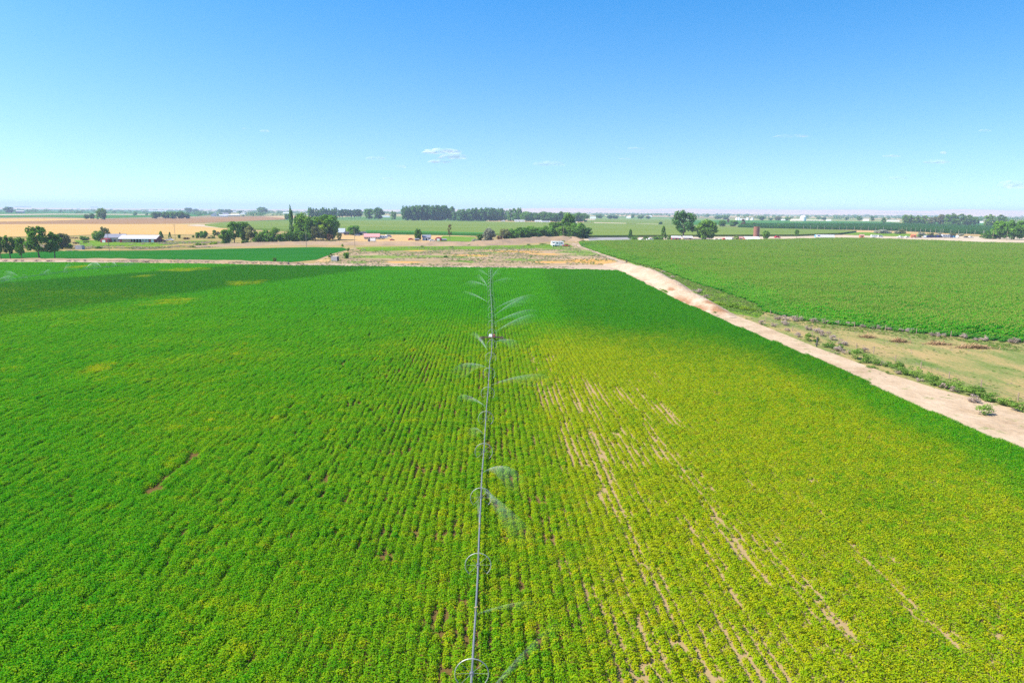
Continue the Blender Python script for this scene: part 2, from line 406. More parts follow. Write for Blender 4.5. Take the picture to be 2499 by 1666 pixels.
def mat_ground():
    """dry farm country: plots of stubble, bare soil and green crops"""
    n = NT('farm_country'); mpn = n.t.nodes.new('ShaderNodeMapping'); n.t.links.new(n.pos, mpn.inputs[0]); mpn.inputs['Scale'].default_value = (1 / 420, 1 / 760, 0)
    v = n.t.nodes.new('ShaderNodeTexVoronoi'); v.distance = 'CHEBYCHEV'; v.inputs['Scale'].default_value = 1.0; v.inputs['Randomness'].default_value = 0.55
    n.t.links.new(mpn.outputs[0], v.inputs['Vector'])
    s = n.t.nodes.new('ShaderNodeSeparateColor'); n.t.links.new(v.outputs['Color'], s.inputs[0])
    c = n.ramp(s.outputs[0], [(0.0, (0.05, 0.13, 0.03)), (0.22, (0.10, 0.19, 0.05)), (0.34, (0.36, 0.26, 0.12)), (0.55, (0.46, 0.34, 0.18)), (0.70, (0.26, 0.18, 0.10)), (0.84, (0.06, 0.15, 0.04)), (1.0, (0.24, 0.25, 0.10))])
    v.inputs['Scale'].default_value = 1.0
    near = n.ramp(n.noise(0.03, 5), [(0.3, (0.19, 0.15, 0.06)), (0.5, (0.30, 0.215, 0.095)), (0.72, (0.16, 0.18, 0.045))])
    x, y, _ = n.xyz(); c = n.mix(n.step(900, 1700, y), near, c)
    c = n.hsv(c, 0.5, 1.0, n.math('MULTIPLY_ADD', n.noise(0.012, 4), 0.6, 0.7))
    return n.bsdf(c, 1.0, 0.0)
def mat_patch(name, stops, scale=0.05, detail=5, stretch=None, fine=0.6, bump=0.5, bd=0.3):
    """ground cover whose colour wanders between several real tones"""
    n = NT(name); f = n.add(n.mul(n.noise(scale, detail, 0.6, stretch=stretch), 0.75), n.mul(n.noise(fine, 4), 0.25))
    c = n.ramp(f, stops); h = n.noise(fine, 5)
    return n.bsdf(c, 1.0, 0.0, normal=n.bump(h, bump, bd) if bump else None)

tag(poly_sheet('ground', [(-14500, -900), (14500, -900), (14500, 15000), (-14500, 15000)], -0.02, mat_ground()), kind='structure')

# distant hills: a low rim of real relief 9-14 km out
def hills():
    rg = np.random.RandomState(3); na, nr = 220, 14
    th = np.linspace(rad(-50), rad(50), na); rr = np.linspace(8500, 14000, nr); V = []; F = []
    for j, r in enumerate(rr):
        for i, t in enumerate(th):
            x, y = r * math.sin(t), r * math.cos(t)
            h = vnoise(np.array(x), np.array(y), 2600, 5) * 0.6 + vnoise(np.array(x), np.array(y), 800, 6) * 0.28 + vnoise(np.array(x), np.array(y), 260, 7) * 0.12
            env = sm(8500, 12500, r) * (0.30 + 0.70 * sm(-0.30, 0.08, t))
            V.append((x, y, -6 + 118 * h * env))
    for j in range(nr - 1):
        for i in range(na - 1):
            b = j * na + i; F.append((b, b + 1, b + na + 1, b + na))
    m = mat_patch('dry_hill', [(0.3, (0.40, 0.27, 0.17)), (0.5, (0.52, 0.36, 0.22)), (0.62, (0.30, 0.27, 0.16)), (0.75, (0.60, 0.44, 0.28))], 0.0016, 5, (1, 2.2, 1), 0.01, 0)
    tag(link('hills', npmesh('hills', V, F, m, True)), kind='structure')
hills()

# ------------------------------------------------------------------ field sheets (far to near)
M_TAN = mat_patch('wheat_stubble', [(0.3, (0.368, 0.228, 0.076)), (0.5, (0.432, 0.276, 0.100)), (0.7, (0.400, 0.248, 0.088))], 0.02, 4, (0.2, 1, 1), 0.4, 0.2)
M_BRN = mat_patch('brown_stubble', [(0.3, (0.200, 0.116, 0.056)), (0.6, (0.264, 0.156, 0.076)), (0.8, (0.176, 0.116, 0.052))], 0.015, 4, (0.15, 1, 1), 0.3, 0.2)
M_GRN = mat_patch('green_row_crop', [(0.3, (0.027, 0.113, 0.020)), (0.6, (0.045, 0.153, 0.025)), (0.8, (0.068, 0.162, 0.027))], 0.02, 4, (0.15, 1, 1), 0.4, 0.3)
M_OLV = mat_patch('tasselled_corn', [(0.3, (0.081, 0.140, 0.024)), (0.5, (0.123, 0.174, 0.036)), (0.7, (0.162, 0.191, 0.051))], 0.02, 4, (0.12, 1, 1), 0.5, 0.5)
M_PALE = mat_patch('pale_dirt', [(0.3, (0.352, 0.272, 0.176)), (0.6, (0.432, 0.352, 0.248))], 0.05, 4, None, 0.5, 0.2)
M_YARD = mat_patch('yard_dirt', [(0.3, (0.384, 0.224, 0.080)), (0.5, (0.416, 0.280, 0.128)), (0.72, (0.272, 0.200, 0.072))], 0.03, 5, None, 0.5, 0.3)
M_DRY = mat_patch('dry_pasture', [(0.28, (0.111, 0.140, 0.025)), (0.42, (0.196, 0.170, 0.055)), (0.56, (0.306, 0.217, 0.085)), (0.74, (0.365, 0.255, 0.119))], 0.035, 6, (0.25, 1, 1), 0.5, 0.4)
M_FALLOW = mat_patch('fallow_weeds', [(0.30, (0.068, 0.170, 0.013)), (0.43, (0.145, 0.196, 0.034)), (0.48, (0.272, 0.191, 0.102)), (0.58, (0.306, 0.212, 0.136)), (0.66, (0.468, 0.230, 0.047))], 0.035, 6, (0.3, 1.2, 1), 0.5, 0.6)
M_SAND = mat_patch('sandy_road', [(0.3, (0.281, 0.200, 0.132)), (0.5, (0.357, 0.268, 0.187)), (0.72, (0.425, 0.332, 0.238))], 0.12, 6, None, 1.2, 0.6, 0.25)
M_ALF = mat_patch('alfalfa_green', [(0.3, (0.010, 0.089, 0.009)), (0.6, (0.017, 0.115, 0.010)), (0.8, (0.027, 0.128, 0.012))], 0.05, 4, (0.2, 1, 1), 0.6, 0.6)
M_LAWN = mat_patch('weedy_grass', [(0.3, (0.064, 0.153, 0.013)), (0.55, (0.119, 0.204, 0.021)), (0.75, (0.204, 0.212, 0.047))], 0.05, 5, (0.4, 1, 1), 0.6, 0.6)
M_PASS = mat_patch('stubbly_pasture', [(0.34, (0.090, 0.150, 0.030)), (0.46, (0.170, 0.185, 0.060)), (0.54, (0.270, 0.215, 0.085)), (0.63, (0.330, 0.235, 0.105)), (0.74, (0.240, 0.165, 0.080))], 0.16, 7, (1.0, 0.35, 1, 0.5), 1.4, 0.8)
M_RUST = mat_patch('rusty_earth', [(0.3, (0.26, 0.13, 0.06)), (0.55, (0.36, 0.20, 0.10)), (0.75, (0.30, 0.22, 0.11))], 0.1, 5, None, 0.7, 0.6)
M_ASPH = mat_patch('weathered_asphalt', [(0.3, (0.20, 0.19, 0.18)), (0.7, (0.27, 0.26, 0.25))], 0.05, 4, None, 0.5, 0)

def mat_fallow():
    n = NT('fallow_weeds'); x, y, _ = n.xyz(); st = n.noise(0.03, 6, .62, stretch=(.35, 1.3, 1)); fi = n.noise(0.35, 5, .65); wob = n.math('MULTIPLY_ADD', n.noise(0.06, 4), 2.2, -1.1)
    f = n.add(n.mul(st, .62), n.mul(fi, .38)); c = n.ramp(f, [(.34, (.15, .16, .05)), (.46, (.26, .19, .105)), (.58, (.33, .235, .15)), (.70, (.40, .29, .19))])
    def put(c, col, L, k):
        m = None
        for px, py, rx, ry in L:
            cx, cy = G(px, py); q = spot(n, x, y, cx, cy, rx * mpp(cx, cy), abs(G(px, py - ry)[1] - G(px, py + ry)[1]) / 2, wob); m = q if m is None else n.math('MAXIMUM', m, q)
        return n.mix(n.mul(m, k), c, col)
    c = put(c, n.mix(fi, (.46, .20, .035), (.50, .31, .10)), [(1440, 637, 90, 7), (1260, 614, 90, 3), (1150, 624, 60, 2.5), (1010, 611, 40, 2), (995, 640, 50, 2), (1330, 620, 50, 2), (1340, 640, 60, 3)], .95)
    c = put(c, n.mix(fi, (.055, .17, .012), (.15, .24, .03)), [(930, 626, 90, 4.5), (1080, 626, 110, 3.5), (1420, 616, 70, 8), (1360, 606, 60, 4), (1130, 638, 40, 3), (870, 640, 30, 3), (1180, 617, 60, 2), (1270, 634, 50, 3), (960, 605, 120, 5), (1200, 603, 140, 5)], .85)
    return n.bsdf(c, 1.0, 0.0, normal=n.bump(fi, .7, .4))
M_FALLOW = mat_fallow()
FIELDS = [  # name, outline in photo pixels, height of its sheet, material
    ('far_field', [(-200, 510), (60, 509), (420, 511), (560, 520), (480, 528), (250, 533), (120, 530), (-200, 531)], 0.25, M_GRN),
    ('far_field', [(-200, 525), (120, 522), (420, 523), (420, 525), (150, 524), (-200, 528)], 0.45, M_PALE),
    ('stubble_field', [(-200, 535), (60, 533), (215, 533.5), (255, 535), (100, 540), (-200, 545)], 0.30, M_TAN),
    ('stubble_field', [(-200, 545), (100, 540), (255, 535), (520, 531), (640, 528), (690, 532), (700, 536), (560, 541), (440, 546), (200, 547), (-200, 548)], 0.15, M_BRN),
    ('stubble_field', [(-200, 548), (200, 547), (440, 547), (500, 551), (560, 556), (530, 571), (420, 573), (250, 573), (100, 577), (-200, 582)], 0.20, M_TAN),
    ('field_track', [(455, 551), (480, 548), (510, 550), (560, 555), (548, 558), (500, 554)], 0.30, M_PALE),
    ('far_field', [(1425, 535), (1650, 537), (1660, 547), (1600, 547.5), (1425, 543)], 0.25, M_OLV),
    ('far_track', [(1424, 534.5), (1452, 535), (1452, 537), (1424, 537)], 0.45, M_PALE),
    ('far_track', [(1450, 543), (1528, 545), (1528, 547), (1450, 544.5)], 0.45, M_PALE),
    ('far_track', [(1552, 546.5), (1606, 547.5), (1606, 549), (1552, 548)], 0.45, M_PALE),
    ('far_field', [(1690, 538), (1900, 538), (2160, 541), (2220, 546), (2050, 549), (1820, 546), (1690, 549)], 0.25, M_GRN),
    ('far_track', [(2030, 547), (2125, 546), (2125, 548), (2040, 548.6)], 0.5, M_PALE),
    ('far_field', [(2200, 541), (2700, 545), (2700, 556), (2400, 551), (2220, 548)], 0.22, M_GRN),
    ('yard', [(820, 570), (900, 569), (1060, 572), (1180, 576), (1120, 577), (1060, 590), (820, 592)], 0.06, M_YARD),
    ('yard', [(1425, 581), (1500, 576), (1750, 573), (2000, 572), (2180, 577), (2460, 577), (2700, 590), (2499, 592), (1900, 592), (1425, 596)], 0.06, M_PALE),
    ('far_bank', [(2030, 562), (2100, 561), (2200, 565), (2400, 570), (2395, 575), (2200, 571), (2060, 567)], 0.09, M_YARD),
    ('lawn', [(2000, 569), (2110, 567), (2260, 572), (2350, 576), (2200, 577), (2090, 574)], 0.12, M_LAWN),
    ('lawn', [(1082, 576), (1160, 579), (1165, 590), (1060, 589)], 0.10, M_LAWN),
    ('pasture', [(-200, 584), (100, 578), (420, 575), (540, 572), (590, 580), (590, 600), (420, 608), (150, 613), (-200, 626)], 0.05, M_DRY),
    ('pasture', [(180, 586), (300, 588), (420, 590), (520, 586), (380, 602), (200, 602)], 0.09, M_LAWN),
    ('paved_road', [(1434, 581), (1505, 577), (1560, 582), (1520, 588), (1440, 590)], 0.12, M_ASPH),
    ('alfalfa_field', [(-80, 624), (110, 614), (170, 612.5), (370, 611.5), (560, 607), (700, 604.5), (760, 603.5), (836, 604.5), (851, 609), (812, 619), (771, 634), (700, 641), (560, 637.5), (350, 634), (100, 632), (-80, 630)], 0.10, M_ALF),
    ('fallow_field', [(775, 635), (812, 619), (852, 609), (868, 603), (1000, 601), (1300, 597), (1400, 591), (1425, 597), (1478, 624), (1520, 640), (1500, 645), (1400, 650), (1050, 650), (760, 648)], 0.03, M_FALLOW),
    ('grass_strip', [(868, 604), (1000, 602), (1300, 598), (1385, 594), (1400, 603), (1250, 608), (1000, 611), (880, 614)], 0.045, M_LAWN),
    ('farm_track', [(768, 639), (800, 628), (842, 615), (860, 610), (880, 608), (880, 609.5), (850, 614.5), (815, 629), (800, 641)], 0.06, M_YARD),
    ('dirt_road', [(700, 642), (1050, 648), (1260, 650), (1415, 648), (1505, 648), (1530, 672), (1508, 662), (1480, 661), (1400, 660), (1050, 655.5), (700, 651.5), (500, 647.5), (320, 645), (150, 640), (-150, 640), (-150, 630), (100, 632), (350, 634), (560, 638)], 0.035, M_SAND),
    ('field_path', [(1398, 593), (1410, 596), (1478, 622), (1528, 640), (1518, 644), (1466, 622), (1396, 596)], 0.055, M_SAND),
]
for nm, pts, z, m in FIELDS: sheet(nm, pts, z, m)
# the pasture between the sandy road and the corn, and the sandy road itself
ROAD_R = [(1540, 640), (1600, 664), (1660, 700), (1720, 738), (1790, 768), (1850, 790), (1993, 848), (2142, 903), (2291, 950), (2499, 1003)]
rr_ = [G(*p) for p in ROAD_R]
_d = (rr_[-1][0] - rr_[-2][0], rr_[-1][1] - rr_[-2][1]); _n = math.hypot(*_d); rr_ext = rr_ + [(rr_[-1][0] + _d[0] / _n * 70, rr_[-1][1] + _d[1] / _n * 70)]
def mat_road():
    n = NT('rutted_sand'); x, y, _ = n.xyz(); P0, P1 = er[5], er[-1]; Q0, Q1 = rr_[4], rr_[-1]
    def sd(A, B_):
        dx, dy = B_[0] - A[0], B_[1] - A[1]; L = math.hypot(dx, dy); return n.add(n.add(n.mul(x, -dy / L), n.mul(y, dx / L)), (A[0] * dy - A[1] * dx) / L)
    d = n.add(sd(P0, P1), n.math('MULTIPLY_ADD', n.noise(0.05, 3), 1.6, -.8)); rut = None
    for c in (2.2, 4.0):
        q = n.step(.55, .1, n.math('ABSOLUTE', n.add(d, c))); rut = q if rut is None else n.math('MAXIMUM', rut, q)
    f = n.add(n.mul(n.noise(0.16, 6, .65), .7), n.mul(n.noise(1.4, 5, .7), .3)); c = n.ramp(f, [(.32, (.27, .185, .11)), (.48, (.38, .28, .18)), (.68, (.46, .355, .245))])
    c = n.mix(n.mul(rut, .35), c, (.46, .37, .27)); w = n.step(.62, .70, n.add(n.noise(.35, 6, .7), n.mul(n.noise(2.2, 3), .10))); c = n.mix(n.mul(w, .7), c, (.15, .18, .05))
    st = n.step(.66, .72, n.noise(2.2, 3)); c = n.mix(n.mul(st, .5), c, (.22, .15, .10))
    return n.bsdf(c, 1.0, 0.0, normal=n.bump(n.add(n.noise(.9, 6), n.mul(rut, -.5)), .9, .25))
poly_sheet('sandy_road', er_ext[1:] + rr_ext[::-1], 0.05, mat_road())
poly_sheet('pasture', [rr_[3], G(1800, 742), G(1868, 762)] + cb + [(cb[-1][0] + 90, cb[-1][1] - 30), (rr_ext[-1][0] + 60, rr_ext[-1][1])] + rr_ext[:3:-1], 0.02, M_PASS)
sheet('weedy_verge', [(1530, 637), (1610, 659), (1692, 689), (1780, 718), (1844, 741), (1868, 761), (1850, 776), (1780, 762), (1725, 738), (1680, 708), (1610, 667), (1545, 645)], 0.07, M_LAWN)
sheet('weedy_verge', [(1560, 652), (1620, 672), (1668, 699), (1700, 722), (1690, 724), (1650, 698), (1600, 670)], 0.075, M_RUST)
poly_sheet('corn_ground', CORN, 0.015, mat_patch('corn_soil', [(0.3, (0.05, 0.07, 0.02)), (0.7, (0.12, 0.13, 0.04))], 0.1))
poly_sheet('bean_field', BEAN, 0.012, mat_bean_soil())
slab('corn_field', [(500, 551), (560, 545), (700, 541), (980, 540.5), (1425, 546), (1640, 551.5), (1760, 556.5), (1850, 560), (2020, 564), (2090, 567), (2050, 573), (1940, 577), (1700, 578), (1440, 580), (1200, 574.5), (1060, 572), (880, 568), (700, 565), (540, 557)], 2.3, M_OLV)
slab('corn_field', [(895, 567), (1060, 570), (1200, 573.3), (1195, 576.5), (1055, 574), (890, 571.5)], 2.6, M_GRN)

# ------------------------------------------------------------------ banks of earth (real relief)
def bank(name, crest, width_front, width_back, hgt, mat, seed=1, step=4.0, amp=0.35):
    """an earth bank: a crest line on the ground, sloping down on both sides; 'front' faces the camera"""
    P = [G(*p) for p in crest]; Q = []; Hs = []; Wf = []; Wb = []
    for i in range(len(P) - 1):
        (x0, y0), (x1, y1) = P[i], P[i + 1]; L = math.hypot(x1 - x0, y1 - y0); k = max(1, int(L / step))
        for j in range(k):
            t = j / k; Q.append((x0 + (x1 - x0) * t, y0 + (y1 - y0) * t))
            for A, src in ((Hs, hgt), (Wf, width_front), (Wb, width_back)): A.append(src[i] * (1 - t) + src[i + 1] * t)
    Q.append(P[-1]); Hs.append(hgt[-1]); Wf.append(width_front[-1]); Wb.append(width_back[-1])
    prof = [(-1.0, -0.05), (-0.8, 0.16), (-0.55, 0.46), (-0.3, 0.78), (-0.1, 0.97), (0.12, 0.98), (0.4, 0.66), (0.7, 0.25), (1.0, -0.05)]
    V = []; F = []; m = len(prof)
    for i, (x, y) in enumerate(Q):
        a = Q[max(i - 1, 0)]; b = Q[min(i + 1, len(Q) - 1)]; dx, dy = b[0] - a[0], b[1] - a[1]; L = math.hypot(dx, dy) or 1
        nx, ny = dy / L, -dx / L
        if nx * (0 - x) + ny * (0 - y) < 0: nx, ny = -nx, -ny       # front = towards the camera
        for t, h in prof:
            w = Wf[i] if t < 0 else Wb[i]; X, Y = x - nx * t * w, y - ny * t * w
            nz = (float(vnoise(np.array(X), np.array(Y), 5, seed)) - 0.5) * 1.2 + (float(vnoise(np.array(X), np.array(Y), 1.7, seed + 1)) - 0.5) * 0.6
            V.append((X, Y, h * Hs[i] + (nz * amp * Hs[i] if 0.1 < h else 0)))
    for i in range(len(Q) - 1):
        for j in range(m - 1):
            b = i * m + j; F.append((b, b + 1, b + m + 1, b + m))
    me = npmesh(name, V, F, mat, True)
    import bmesh
    bm = bmesh.new(); bm.from_mesh(me); bmesh.ops.recalc_face_normals(bm, faces=bm.faces[:])
    if sum(f.normal.z for f in bm.faces) < 0: bmesh.ops.reverse_faces(bm, faces=bm.faces[:])
    bm.to_mesh(me); bm.free()
    return tag(link(name, me), kind='structure')
M_BANK = mat_patch('dry_bank', [(0.3, (0.187, 0.136, 0.085)), (0.48, (0.281, 0.200, 0.128)), (0.62, (0.340, 0.230, 0.128)), (0.76, (0.153, 0.153, 0.051))], 0.06, 6, None, 0.5, 0.6)
def mat_sandbank():
    n = NT('sand_bank'); x, y, _ = n.xyz(); f = n.add(n.mul(n.noise(.09, 6, .62), .6), n.mul(n.noise(.8, 5, .65), .4)); c = n.ramp(f, [(.30, (.26, .16, .10)), (.43, (.36, .26, .17)), (.58, (.45, .355, .25)), (.74, (.50, .41, .30))])
    m = None; wob = n.math('MULTIPLY_ADD', n.noise(.3, 4), 1.4, -.7)
    for px, py, rx, ry in ((1668, 738, 22, 10), (1700, 752, 26, 8), (1755, 762, 26, 7), (1640, 712, 8, 5), (1735, 750, 14, 5)):
        cx, cy_ = G(px, py); q = spot(n, x, y, cx, cy_, rx * mpp(cx, cy_), abs(G(px, py - ry)[1] - G(px, py + ry)[1]) / 2, wob); m = q if m is None else n.math('MAXIMUM', m, q)
    c = n.mix(n.mul(m, .9), c, n.mix(n.noise(1.1, 4), (.20, .085, .04), (.34, .19, .10)))
    return n.bsdf(c, 1.0, 0.0, normal=n.bump(n.noise(.8, 6, .65), 1.0, .5))
M_SANDB = mat_sandbank()
bank('canal_bank', [(470, 603), (547, 600), (640, 597.5), (760, 596), (860, 596), (960, 597), (1060, 598), (1157, 598.5), (1228, 595), (1318, 588), (1398, 585.5), (1424, 590)],
     [8] + [16] * 10 + [8], [6] + [10] * 10 + [6], [0.8, 1.6] + [2.2] * 4 + [2.6, 3.0, 3.4, 3.6, 3.4, 1.2], M_BANK, 3, 6.0)
bank('ditch_bank', [(0, 634), (100, 634.5), (200, 635), (300, 637), (420, 639), (560, 641), (680, 644), (740, 644)], [2, 3, 4, 6, 6, 6, 5, 2], [3, 3, 3, 4, 4, 4, 3, 2], [0.5, 0.9, 1.0, 1.3, 1.2, 1.2, 1.0, 0.4], M_BANK, 5, 3.0)
bank('sand_bank', [(1470, 646), (1505, 646), (1545, 655), (1590, 672), (1640, 698), (1690, 729), (1735, 752), (1790, 776)], [3, 8, 9, 8.5, 7.5, 6.5, 5.0, 2.5], [4, 5, 6, 6, 5, 5, 4, 2], [0.3, 1.2, 2.0, 2.2, 2.0, 1.6, 1.2, 0.2], M_SANDB, 7, 1.6, 0.4)

# ------------------------------------------------------------------ the bean crop
def bean_proto(seed, radius, h, miss, n_leaf=74, L=2.0):
    rg = np.random.RandomState(seed); cs = []; ns = []; sz = []; rn = []
    y = -L / 2 + 0.125
    while y < L / 2:
        if rg.rand() > miss:
            r = radius * rg.uniform(0.85, 1.15); hh = h * rg.uniform(0.8, 1.15); ox = rg.normal(0, 0.05); pr = rg.rand()
            k = int(n_leaf * rg.uniform(0.8, 1.2)); d = rg.normal(size=(k, 3)); d[:, 2] = np.abs(d[:, 2]); d /= np.linalg.norm(d, axis=1, keepdims=True)
            q = rg.uniform(0.55, 1.0, k)[:, None] * d * np.array([r, max(0.2, r * 0.8), hh])
            cs.append(q + np.array([ox, y + rg.normal(0, 0.03), 0.04])); ns.append(d * 0.7 + np.array([0, 0, 0.7]) + rg.normal(0, 0.35, (k, 3)))
            sz.append(rg.uniform(0.085, 0.15, k)); rn.append(np.clip(pr * 0.55 + rg.rand(k) * 0.45, 0, 1))
        y += 0.25
    if not cs: cs, ns, sz, rn = [np.zeros((1, 3))], [np.ones((1, 3))], [np.array([0.05])], [np.zeros(1)]
    v, f = quads(np.concatenate(cs), np.concatenate(ns), np.concatenate(sz), 0.8, rg)
    return npmesh('bean_row', v, f, M_BEAN, rnd=np.concatenate(rn))
M_BEAN = mat_bean()
def bean_crop():
    rg = np.random.RandomState(11); S = 0.76; L = 2.0
    full = [bean_proto(100 + k, 0.52, 0.44, 0.02) for k in range(7)]
    midp = [bean_proto(200 + k, 0.40, 0.42, 0.06) for k in range(5)]
    thin = [bean_proto(300 + k, 0.25, 0.34, 0.12, 48) for k in range(5)]
    bare = [bean_proto(350 + k, 0.15, 0.22, 0.55, 16) for k in range(3)]
    a = np.arange(18, 345, L); b = np.arange(-270, 140, S); A, B = np.meshgrid(a, b)
    A = (A + rg.uniform(-0.9, 0.9, (len(b), 1))).ravel(); B = B.ravel() + rg.normal(0, 0.03, B.size)
    closed = sm(-5, -15, B + 0.05 * A); extra = rg.rand(B.size) < 0.75 * closed
    A = np.concatenate([A, A[extra] + rg.uniform(-1, 1, extra.sum())]); closed = np.concatenate([closed, closed[extra]]); B = np.concatenate([B, B[extra] + 0.38])
    jit = rg.uniform(-0.25, 0.25, B.size) * closed
    X = A * RU[0] + (B + jit) * RN[0]; Y = A * RU[1] + (B + jit) * RN[1]
    dep = Y * D[1] + (0 - CAM_H) * D[2]; px = (X / dep) * F_PX + W_PX / 2
    zc = Y * U0[1] - CAM_H * U0[2]; py = H_PX / 2 - F_PX * zc / dep
    k = (dep > 5) & (px > -330) & (px < 2830) & (py < 1850) & inside(BEAN, X, Y)
    A, B, X, Y, px, py = A[k], B[k], X[k], Y[k], px[k], py[k]; n = len(X)
    kind = rg.randint(0, 7, n); drop = np.zeros(n, bool)
    long_ = vnoise(B * 89.7, A, 12.0, 21); long2 = vnoise(B * 59.7 + 300, A, 4.0, 22); patch = vnoise(X, Y, 14, 23)
    # bare dry rows right of the wheel line
    wob = (patch - 0.5) * 8
    z1 = sm(5.5, 9.5, B + wob * .6) * sm(28, 20, B + wob * 1.2) * sm(116, 98, A) * (0.55 + 0.45 * patch)
    z2 = sm(17, 22, B) * sm(60, 40, B) * sm(125, 105, A) * 0.13
    z3 = sm(4, 8, B + wob) * sm(18, 12, B) * sm(105, 125, A) * sm(150, 138, A) * 0.35
    z = np.maximum(np.maximum(z1, z2), z3)
    kind = np.where(rg.rand(n) < z * 1.3, rg.randint(7, 12, n), kind)
    row = np.round((B - (-270)) / S).astype(int)
    kind = np.where(long_ < 0.70 * z ** 0.75, rg.randint(12, 17, n), kind)
    kind = np.where((long_ < 0.26 * z ** 0.75) & (row % 2 == 0), rg.randint(17, 20, n), kind)
    # open rows in the middle
    zc_ = sm(-34, -12, B + wob) * sm(9, 4, B) * sm(46, 58, A) * sm(158, 140, A)
    zc_ = np.maximum(zc_, 0.8 * sm(-6, 0, B) * sm(10, 6, B) * sm(60, 40, A))
    kind = np.where((rg.rand(n) < zc_ * 0.8) & (kind < 7), rg.randint(7, 12, n), kind)
    kind = np.where((long2 < 0.30) & (rg.rand(n) < zc_), rg.randint(12, 17, n), kind)
    kind = np.where((rg.rand(n) < 0.02) & (kind < 7), rg.randint(7, 12, n), kind)
    # the long bare slit in the left part of the field
    s0, s1 = G(360, 1202), G(482, 1108); drop |= (polydist([s0, s1], X, Y) < 0.5) & (vnoise(A, B * 0, 3.1, 77) > .22)
    keep = ~drop
    X, Y, kind = X[keep], Y[keep], kind[keep]; n = len(X)
    rot = np.zeros((n, 3)); rot[:, 2] = -ROW + np.pi * rg.randint(0, 2, n) + rg.normal(0, 0.02, n)
    g = 0.9 + 0.28 * vnoise(X, Y, 6, 24) ; scl = np.stack([g * rg.uniform(0.92, 1.12, n), np.full(n, 1.03), g * rg.uniform(0.8, 1.25, n)], 1)
    print('bean rows', n)
    o = scatter('bean_plants', np.stack([X, Y, np.full(n, 0.012)], 1), rot, scl, kind, full + midp + thin + bare)
bean_crop()

# ------------------------------------------------------------------ the corn on the right
def mat_corn():
    n = NT('corn_leaf'); r = n.attr('rnd'); big = n.noise(0.025, 4, stretch=(0.6, 1.3, 1)); sml = n.noise(0.25, 3); x, y, z = n.xyz()
    f = n.add(n.add(n.mul(r, 0.34), n.math('MULTIPLY_ADD', big, 0.9, -0.22)), n.math('MULTIPLY_ADD', n.objrand(), 0.30, n.mul(sml, 0.25)))
    c = n.ramp(f, [(0.33, (0.024, 0.215, 0.009)), (0.62, (0.075, 0.39, 0.015)), (0.92, (0.160, 0.48, 0.026))])
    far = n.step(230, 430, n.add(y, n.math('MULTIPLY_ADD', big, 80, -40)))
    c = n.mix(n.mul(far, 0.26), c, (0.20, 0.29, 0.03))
    t = n.step(1.5, 1.6, r); c = n.mix(t, c, (0.30, 0.36, 0.06))
    return n.leaf(c, 0.5)
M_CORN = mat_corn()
def corn_proto(seed, L=3.0):
    rg = np.random.RandomState(seed); V = []; F = []; R = []
    def strip(p, w, r):
        b = len(V)
        for q, side in p:
            V.append(q - side * w); V.append(q + side * w)
        for i in range(len(p) - 1): F.append((b + 2 * i, b + 2 * i + 1, b + 2 * i + 3, b + 2 * i + 2)); R.append(r)
    y = -L / 2 + 0.1
    while y < L / 2:
        h = rg.uniform(1.9, 2.3); base = np.array([rg.normal(0, 0.05), y + rg.normal(0, 0.04), 0]); pr = rg.rand() * 0.5
        for k in range(9):
            z0 = h * (0.25 + 0.68 * k / 8); a = rg.uniform(0, 2 * math.pi); d = np.array([math.cos(a), math.sin(a), 0]); s = np.array([-math.sin(a), math.cos(a), 0]); ln = rg.uniform(0.5, 0.8)
            strip([(base + np.array([0, 0, z0]), s), (base + d * ln * 0.5 + np.array([0, 0, z0 + 0.28]), s), (base + d * ln + np.array([0, 0, z0 + 0.02]), s)], 0.055, np.clip(pr + rg.rand() * 0.5, 0, 1))
        for k in range(3):
            a = rg.uniform(0, 2 * math.pi); d = np.array([math.cos(a), math.sin(a), 0]) * 0.12; s = np.array([-math.sin(a), math.cos(a), 0])
            strip([(base + np.array([0, 0, h]), s), (base + d + np.array([0, 0, h + 0.32]), s)], 0.03, 2.0)
        y += 0.2
    return npmesh('corn_row', np.array(V), np.array(F), M_CORN, rnd=R)
def corn_crop():
    rg = np.random.RandomState(12); S = 0.76; L = 3.0; protos = [corn_proto(400 + k) for k in range(6)]
    cx = math.radians(52); u = np.array([math.sin(cx), math.cos(cx)]); w = np.array([math.cos(cx), -math.sin(cx)])
    a = np.arange(90, 720, L); b = np.arange(-420, 420, S); A, B = np.meshgrid(a, b); A = (A + rg.uniform(-1.4, 1.4, (len(b), 1))).ravel(); B = B.ravel() + rg.normal(0, 0.16, B.size)
    X = A * u[0] + B * w[0]; Y = A * u[1] + B * w[1]; dep = Y * D[1] - CAM_H * D[2]; px = X / dep * F_PX + W_PX / 2
    k = inside(CORN, X, Y) & (px < 2800); X, Y = X[k], Y[k]; n = len(X)
    # thinner towards the far end, where only the tops show
    k = (Y < 330) | (rg.rand(n) < 0.75); X, Y = X[k], Y[k]; n = len(X); print('corn rows', n)
    rot = np.zeros((n, 3)); rot[:, 2] = -cx + np.pi * rg.randint(0, 2, n); g = 0.82 + 0.22 * vnoise(X, Y, 9, 31) + 0.12 * vnoise(X, Y, 2.6, 33)
    edge = polydist(cl_ + cb, X, Y); g *= 0.28 + 0.72 * sm(0, 15, edge + 3 * vnoise(X, Y, 7, 32))
    scl = np.stack([rg.uniform(0.95, 1.2, n), np.full(n, 1.02), g * rg.uniform(0.93, 1.07, n)], 1)
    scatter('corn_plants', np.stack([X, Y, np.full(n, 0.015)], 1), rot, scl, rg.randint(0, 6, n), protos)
corn_crop()

